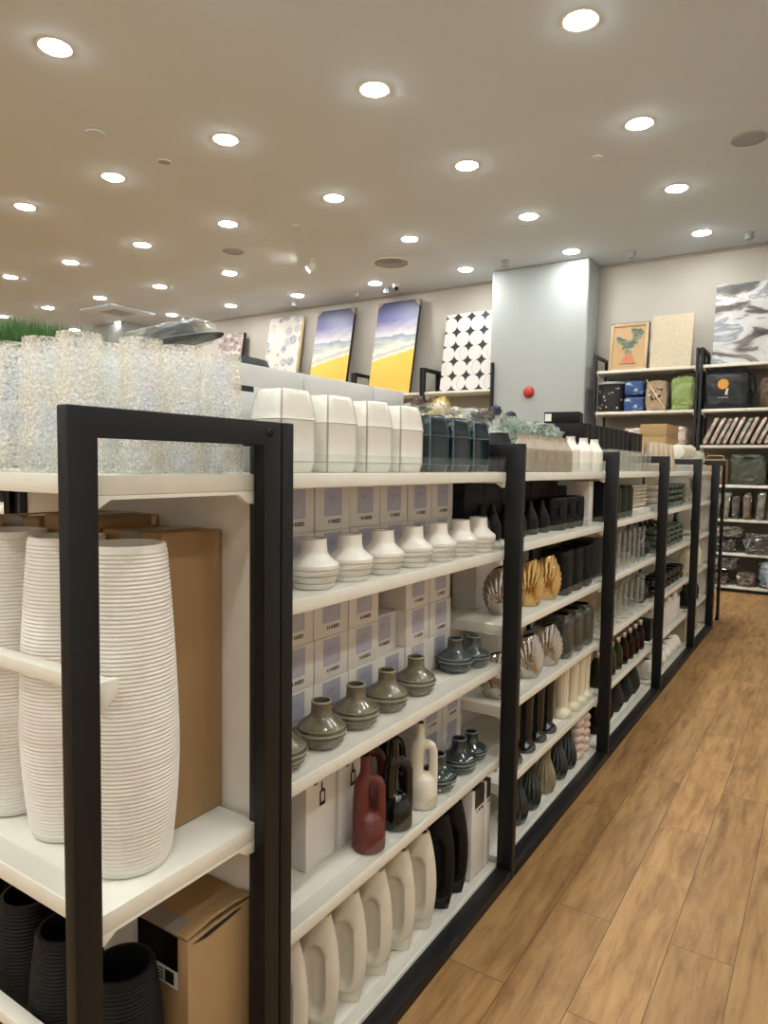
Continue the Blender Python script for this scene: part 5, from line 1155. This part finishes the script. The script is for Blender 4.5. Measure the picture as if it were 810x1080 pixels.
# ------------------------------------------------------------------ ceiling fixtures
def downlight():
    o = link('ceiling_downlight', None)
    bm = bmesh.new(); lathe(bm, [(.093, -.002), (.105, -.006), (.112, -.004), (.112, .0), (.093, .0), (.093, -.002)], 40); link('trim_ring', finish(bm, 'trim_ring', 'white_plastic', 40), o)
    bm = bmesh.new(); lathe(bm, [(0, -.019), (.03, -.0183), (.06, -.015), (.082, -.0095), (.091, -.004), (.093, 0), (0, 0)], 40); link('diffuser', finish(bm, 'diffuser', 'lamp', 40), o)['label'] = 'lit white diffuser'
    return o
DL = Row('ceiling_downlight', downlight, 'ceiling light', 'recessed ceiling downlights')
XS = [-.54 - 1.468 * k for k in range(-2, 11)]
YS = [7.66, 6.19, 4.72, 3.25, 1.76, .28, -1.2, -2.7, -4.2]
for j, y in enumerate(YS):
    cnt = 0
    for k, x in enumerate(XS):
        if y < 3 and x < -7: continue
        if j == 1 and k == 5: continue       # an adjustable spot sits here instead
        if j == 0 and k <= 1 : continue
        if abs(x - 1.0) < .7 and j <= 2: continue
        if k >= 2: cnt += 1
        DL((x, 7.60 if j == 0 and k == 3 else y, CZ), f'round recessed ceiling downlight, {nth(j + 1)} row from the back wall, ' + (f'{nth(cnt)} counting from the right' if k >= 2 else f'over the aisle, {["outer", "inner"][k]} one'))
# adjustable spot
o = thing('adjustable_spotlight', None, 'swivelling white ceiling spotlight with a bright lens', 'ceiling light', (-5.0, 6.25, CZ))
bm = bmesh.new(); lathe(bm, [(0, -.012), (.05, -.012), (.055, 0), (0, 0)], 28); link('ceiling_rose', finish(bm, 'ceiling_rose', 'white_plastic', 40), o)
bm = bmesh.new(); tube(bm, [(0, 0, -.01), (0, 0, -.07)], .012, 12); link('arm', finish(bm, 'arm', 'white_plastic', 40), o)
bm = bmesh.new(); lathe(bm, [(0, .06), (.03, .06), (.045, .04), (.05, -.05), (.046, -.055), (.043, -.045), (0, -.045)], 28); hd = link('lamp_head', finish(bm, 'lamp_head', 'white_plastic', 40), o, (0, 0, -.10)); hd.rotation_euler = (-.55, .75, 0)
bm = bmesh.new(); lathe(bm, [(0, -.053), (.042, -.051), (.043, -.046), (0, -.045)], 24); link('lens', finish(bm, 'lens', 'spot_lamp', 40), hd)
# small surface spots that wash the back wall
def wall_spot():
    o = link('surface_spotlight', None)
    bm = bmesh.new(); lathe(bm, [(0, -.075), (.040, -.075), (.048, -.068), (.048, -.004), (.055, 0), (0, 0)], 28); link('housing', finish(bm, 'housing', 'grey_plastic', 40), o)
    return o
WS = Row('surface_spotlight', wall_spot, 'ceiling light', 'surface spotlights along the back wall')
spots = [(-.09, 7.92), (-1.38, 7.98), (-2.86, 7.55), (-4.95, 7.98), (-5.50, 7.98), (-6.75, 7.98), (-9.4, 7.98)]
names = ['small grey surface spotlight above the abstract canvas', 'small grey surface spotlight above the potted tree picture', 'small grey surface spotlight above the grey pillar', 'small grey surface spotlight above the right beach canvas', 'small grey surface spotlight between the two beach canvases', 'small grey surface spotlight above the floral canvas', 'small grey surface spotlight at the far end of the back wall']
for (x, y), n in zip(spots, names):
    WS((x, y, CZ), n)
    ld = bpy.data.lights.new('wall_wash_lamp', 'SPOT'); ld.energy = .5; ld.spot_size = 1.5; ld.spot_blend = .8; ld.color = (1, 1, .94); ld.shadow_soft_size = .03
    lo = bpy.data.objects.new('wall_wash_lamp', ld); C.objects.link(lo); lo.location = (x, y - (.0), CZ - .085); lo.rotation_euler = (.50 if x != -2.86 else .45, 0, 0)
def disc(name, label, cat, x, y, r, m, ringm, slots=False):
    o = thing(name, None, label, cat, (x, y, CZ))
    bm = bmesh.new(); lathe(bm, [(r * .86, -.004), (r * .9, -.012), (r, -.008), (r, 0), (r * .86, 0), (r * .86, -.004)], 36); link('ring', finish(bm, 'ring', ringm, 40), o)
    bm = bmesh.new()
    if slots:
        for k in range(5):
            a = r * (.16 + .15 * k); lathe(bm, [(a, -.006), (a + r * .05, -.014), (a + r * .09, -.014), (a + r * .10, -.006), (a, -.006)], 36)
    lathe(bm, [(0, -.003), (r * .86, -.003), (r * .86, 0), (0, 0)], 36); link('grille', finish(bm, 'grille', m, 40), o)
disc('ceiling_speaker', 'round grey ceiling speaker at the right, above the aisle', 'speaker', .143, 5.42, .135, 'grey_plastic', 'grey_plastic')
disc('ceiling_speaker', 'round grey ceiling speaker farther along the gondola side', 'speaker', -5.63, 5.48, .135, 'grey_plastic', 'grey_plastic')
disc('air_diffuser', 'round louvred air diffuser in the ceiling before the pillar', 'vent', -4.18, 6.89, .26, 'grey_plastic', 'white_plastic', True)
disc('smoke_detector', 'small dark round sprinkler plate in the ceiling, middle row', 'detector', -4.25, 3.27, .06, 'grey_plastic', 'white_plastic')
disc('access_cover', 'faint round cover plate flush in the ceiling', 'cover', -4.30, 2.62, .075, 'ceiling', 'ceiling')
disc('access_cover', 'faint round cover plate near the aisle side', 'cover', -.985, 5.14, .05, 'white_plastic', 'ceiling')
disc('access_cover', 'faint round cover plate between two downlights', 'cover', -4.32, 5.16, .05, 'white_plastic', 'ceiling')
o = thing('cassette_air_conditioner', None, 'square white ceiling cassette air conditioner far left', 'air conditioner', (-9.95, 6.97, CZ))
bm = bmesh.new(); box(bm, -.45, .45, -.45, .45, -.03, 0, bev=.01); link('fascia', finish(bm, 'fascia', 'ceiling', 30), o)
bm = bmesh.new(); box(bm, -.22, .22, -.22, .22, -.036, -.028, bev=.003); link('intake_grille', finish(bm, 'intake_grille', 'grey_plastic', 30), o)
o = thing('security_camera', None, 'small white dome camera above the right beach canvas', 'camera', (-4.70, 7.85, CZ))
bm = bmesh.new(); lathe(bm, [(0, -.045), (.04, -.045), (.05, -.035), (.055, 0), (0, 0)], 28); link('mount', finish(bm, 'mount', 'white_plastic', 40), o)
bm = bmesh.new(); lathe(bm, [(0, -.095), (.018, -.09), (.034, -.07), (.038, -.045), (0, -.045)], 24); link('lens_dome', finish(bm, 'lens_dome', 'lens', 60), o)['label'] = 'dark glossy dome'

# ------------------------------------------------------------------ world, camera, view
wd = bpy.data.worlds.new('world'); S.world = wd; wd.use_nodes = True
wd.node_tree.nodes['Background'].inputs[0].default_value = (1, .93, .85, 1); wd.node_tree.nodes['Background'].inputs[1].default_value = .02
cd = bpy.data.cameras.new('camera'); co = bpy.data.objects.new('camera', cd); C.objects.link(co); S.camera = co
cd.sensor_fit = 'HORIZONTAL'; cd.sensor_width = 36; cd.lens = 736.66 * 36 / 810; cd.clip_start = .02
Fv = Vector((-.54215318, .83752917, -.06793251)); Rv = Vector((.8388606, .54416246, .01414621)); Uv = Vector((-.04881418, .04931649, .99758962))
co.matrix_world = Matrix(((Rv.x, Uv.x, -Fv.x, .8672), (Rv.y, Uv.y, -Fv.y, -.9899), (Rv.z, Uv.z, -Fv.z, 1.41), (0, 0, 0, 1)))
S.view_settings.view_transform = 'Standard'; S.view_settings.look = 'None'; S.view_settings.gamma = 1; S.view_settings.use_curve_mapping = False
S.view_settings.exposure = 1.5
S.cycles.use_denoising = True; S.cycles.max_bounces = 10; S.cycles.diffuse_bounces = 5; S.cycles.transparent_max_bounces = 24; S.cycles.caustics_reflective = False; S.cycles.caustics_refractive = False
S.cycles.sample_clamp_indirect = 4
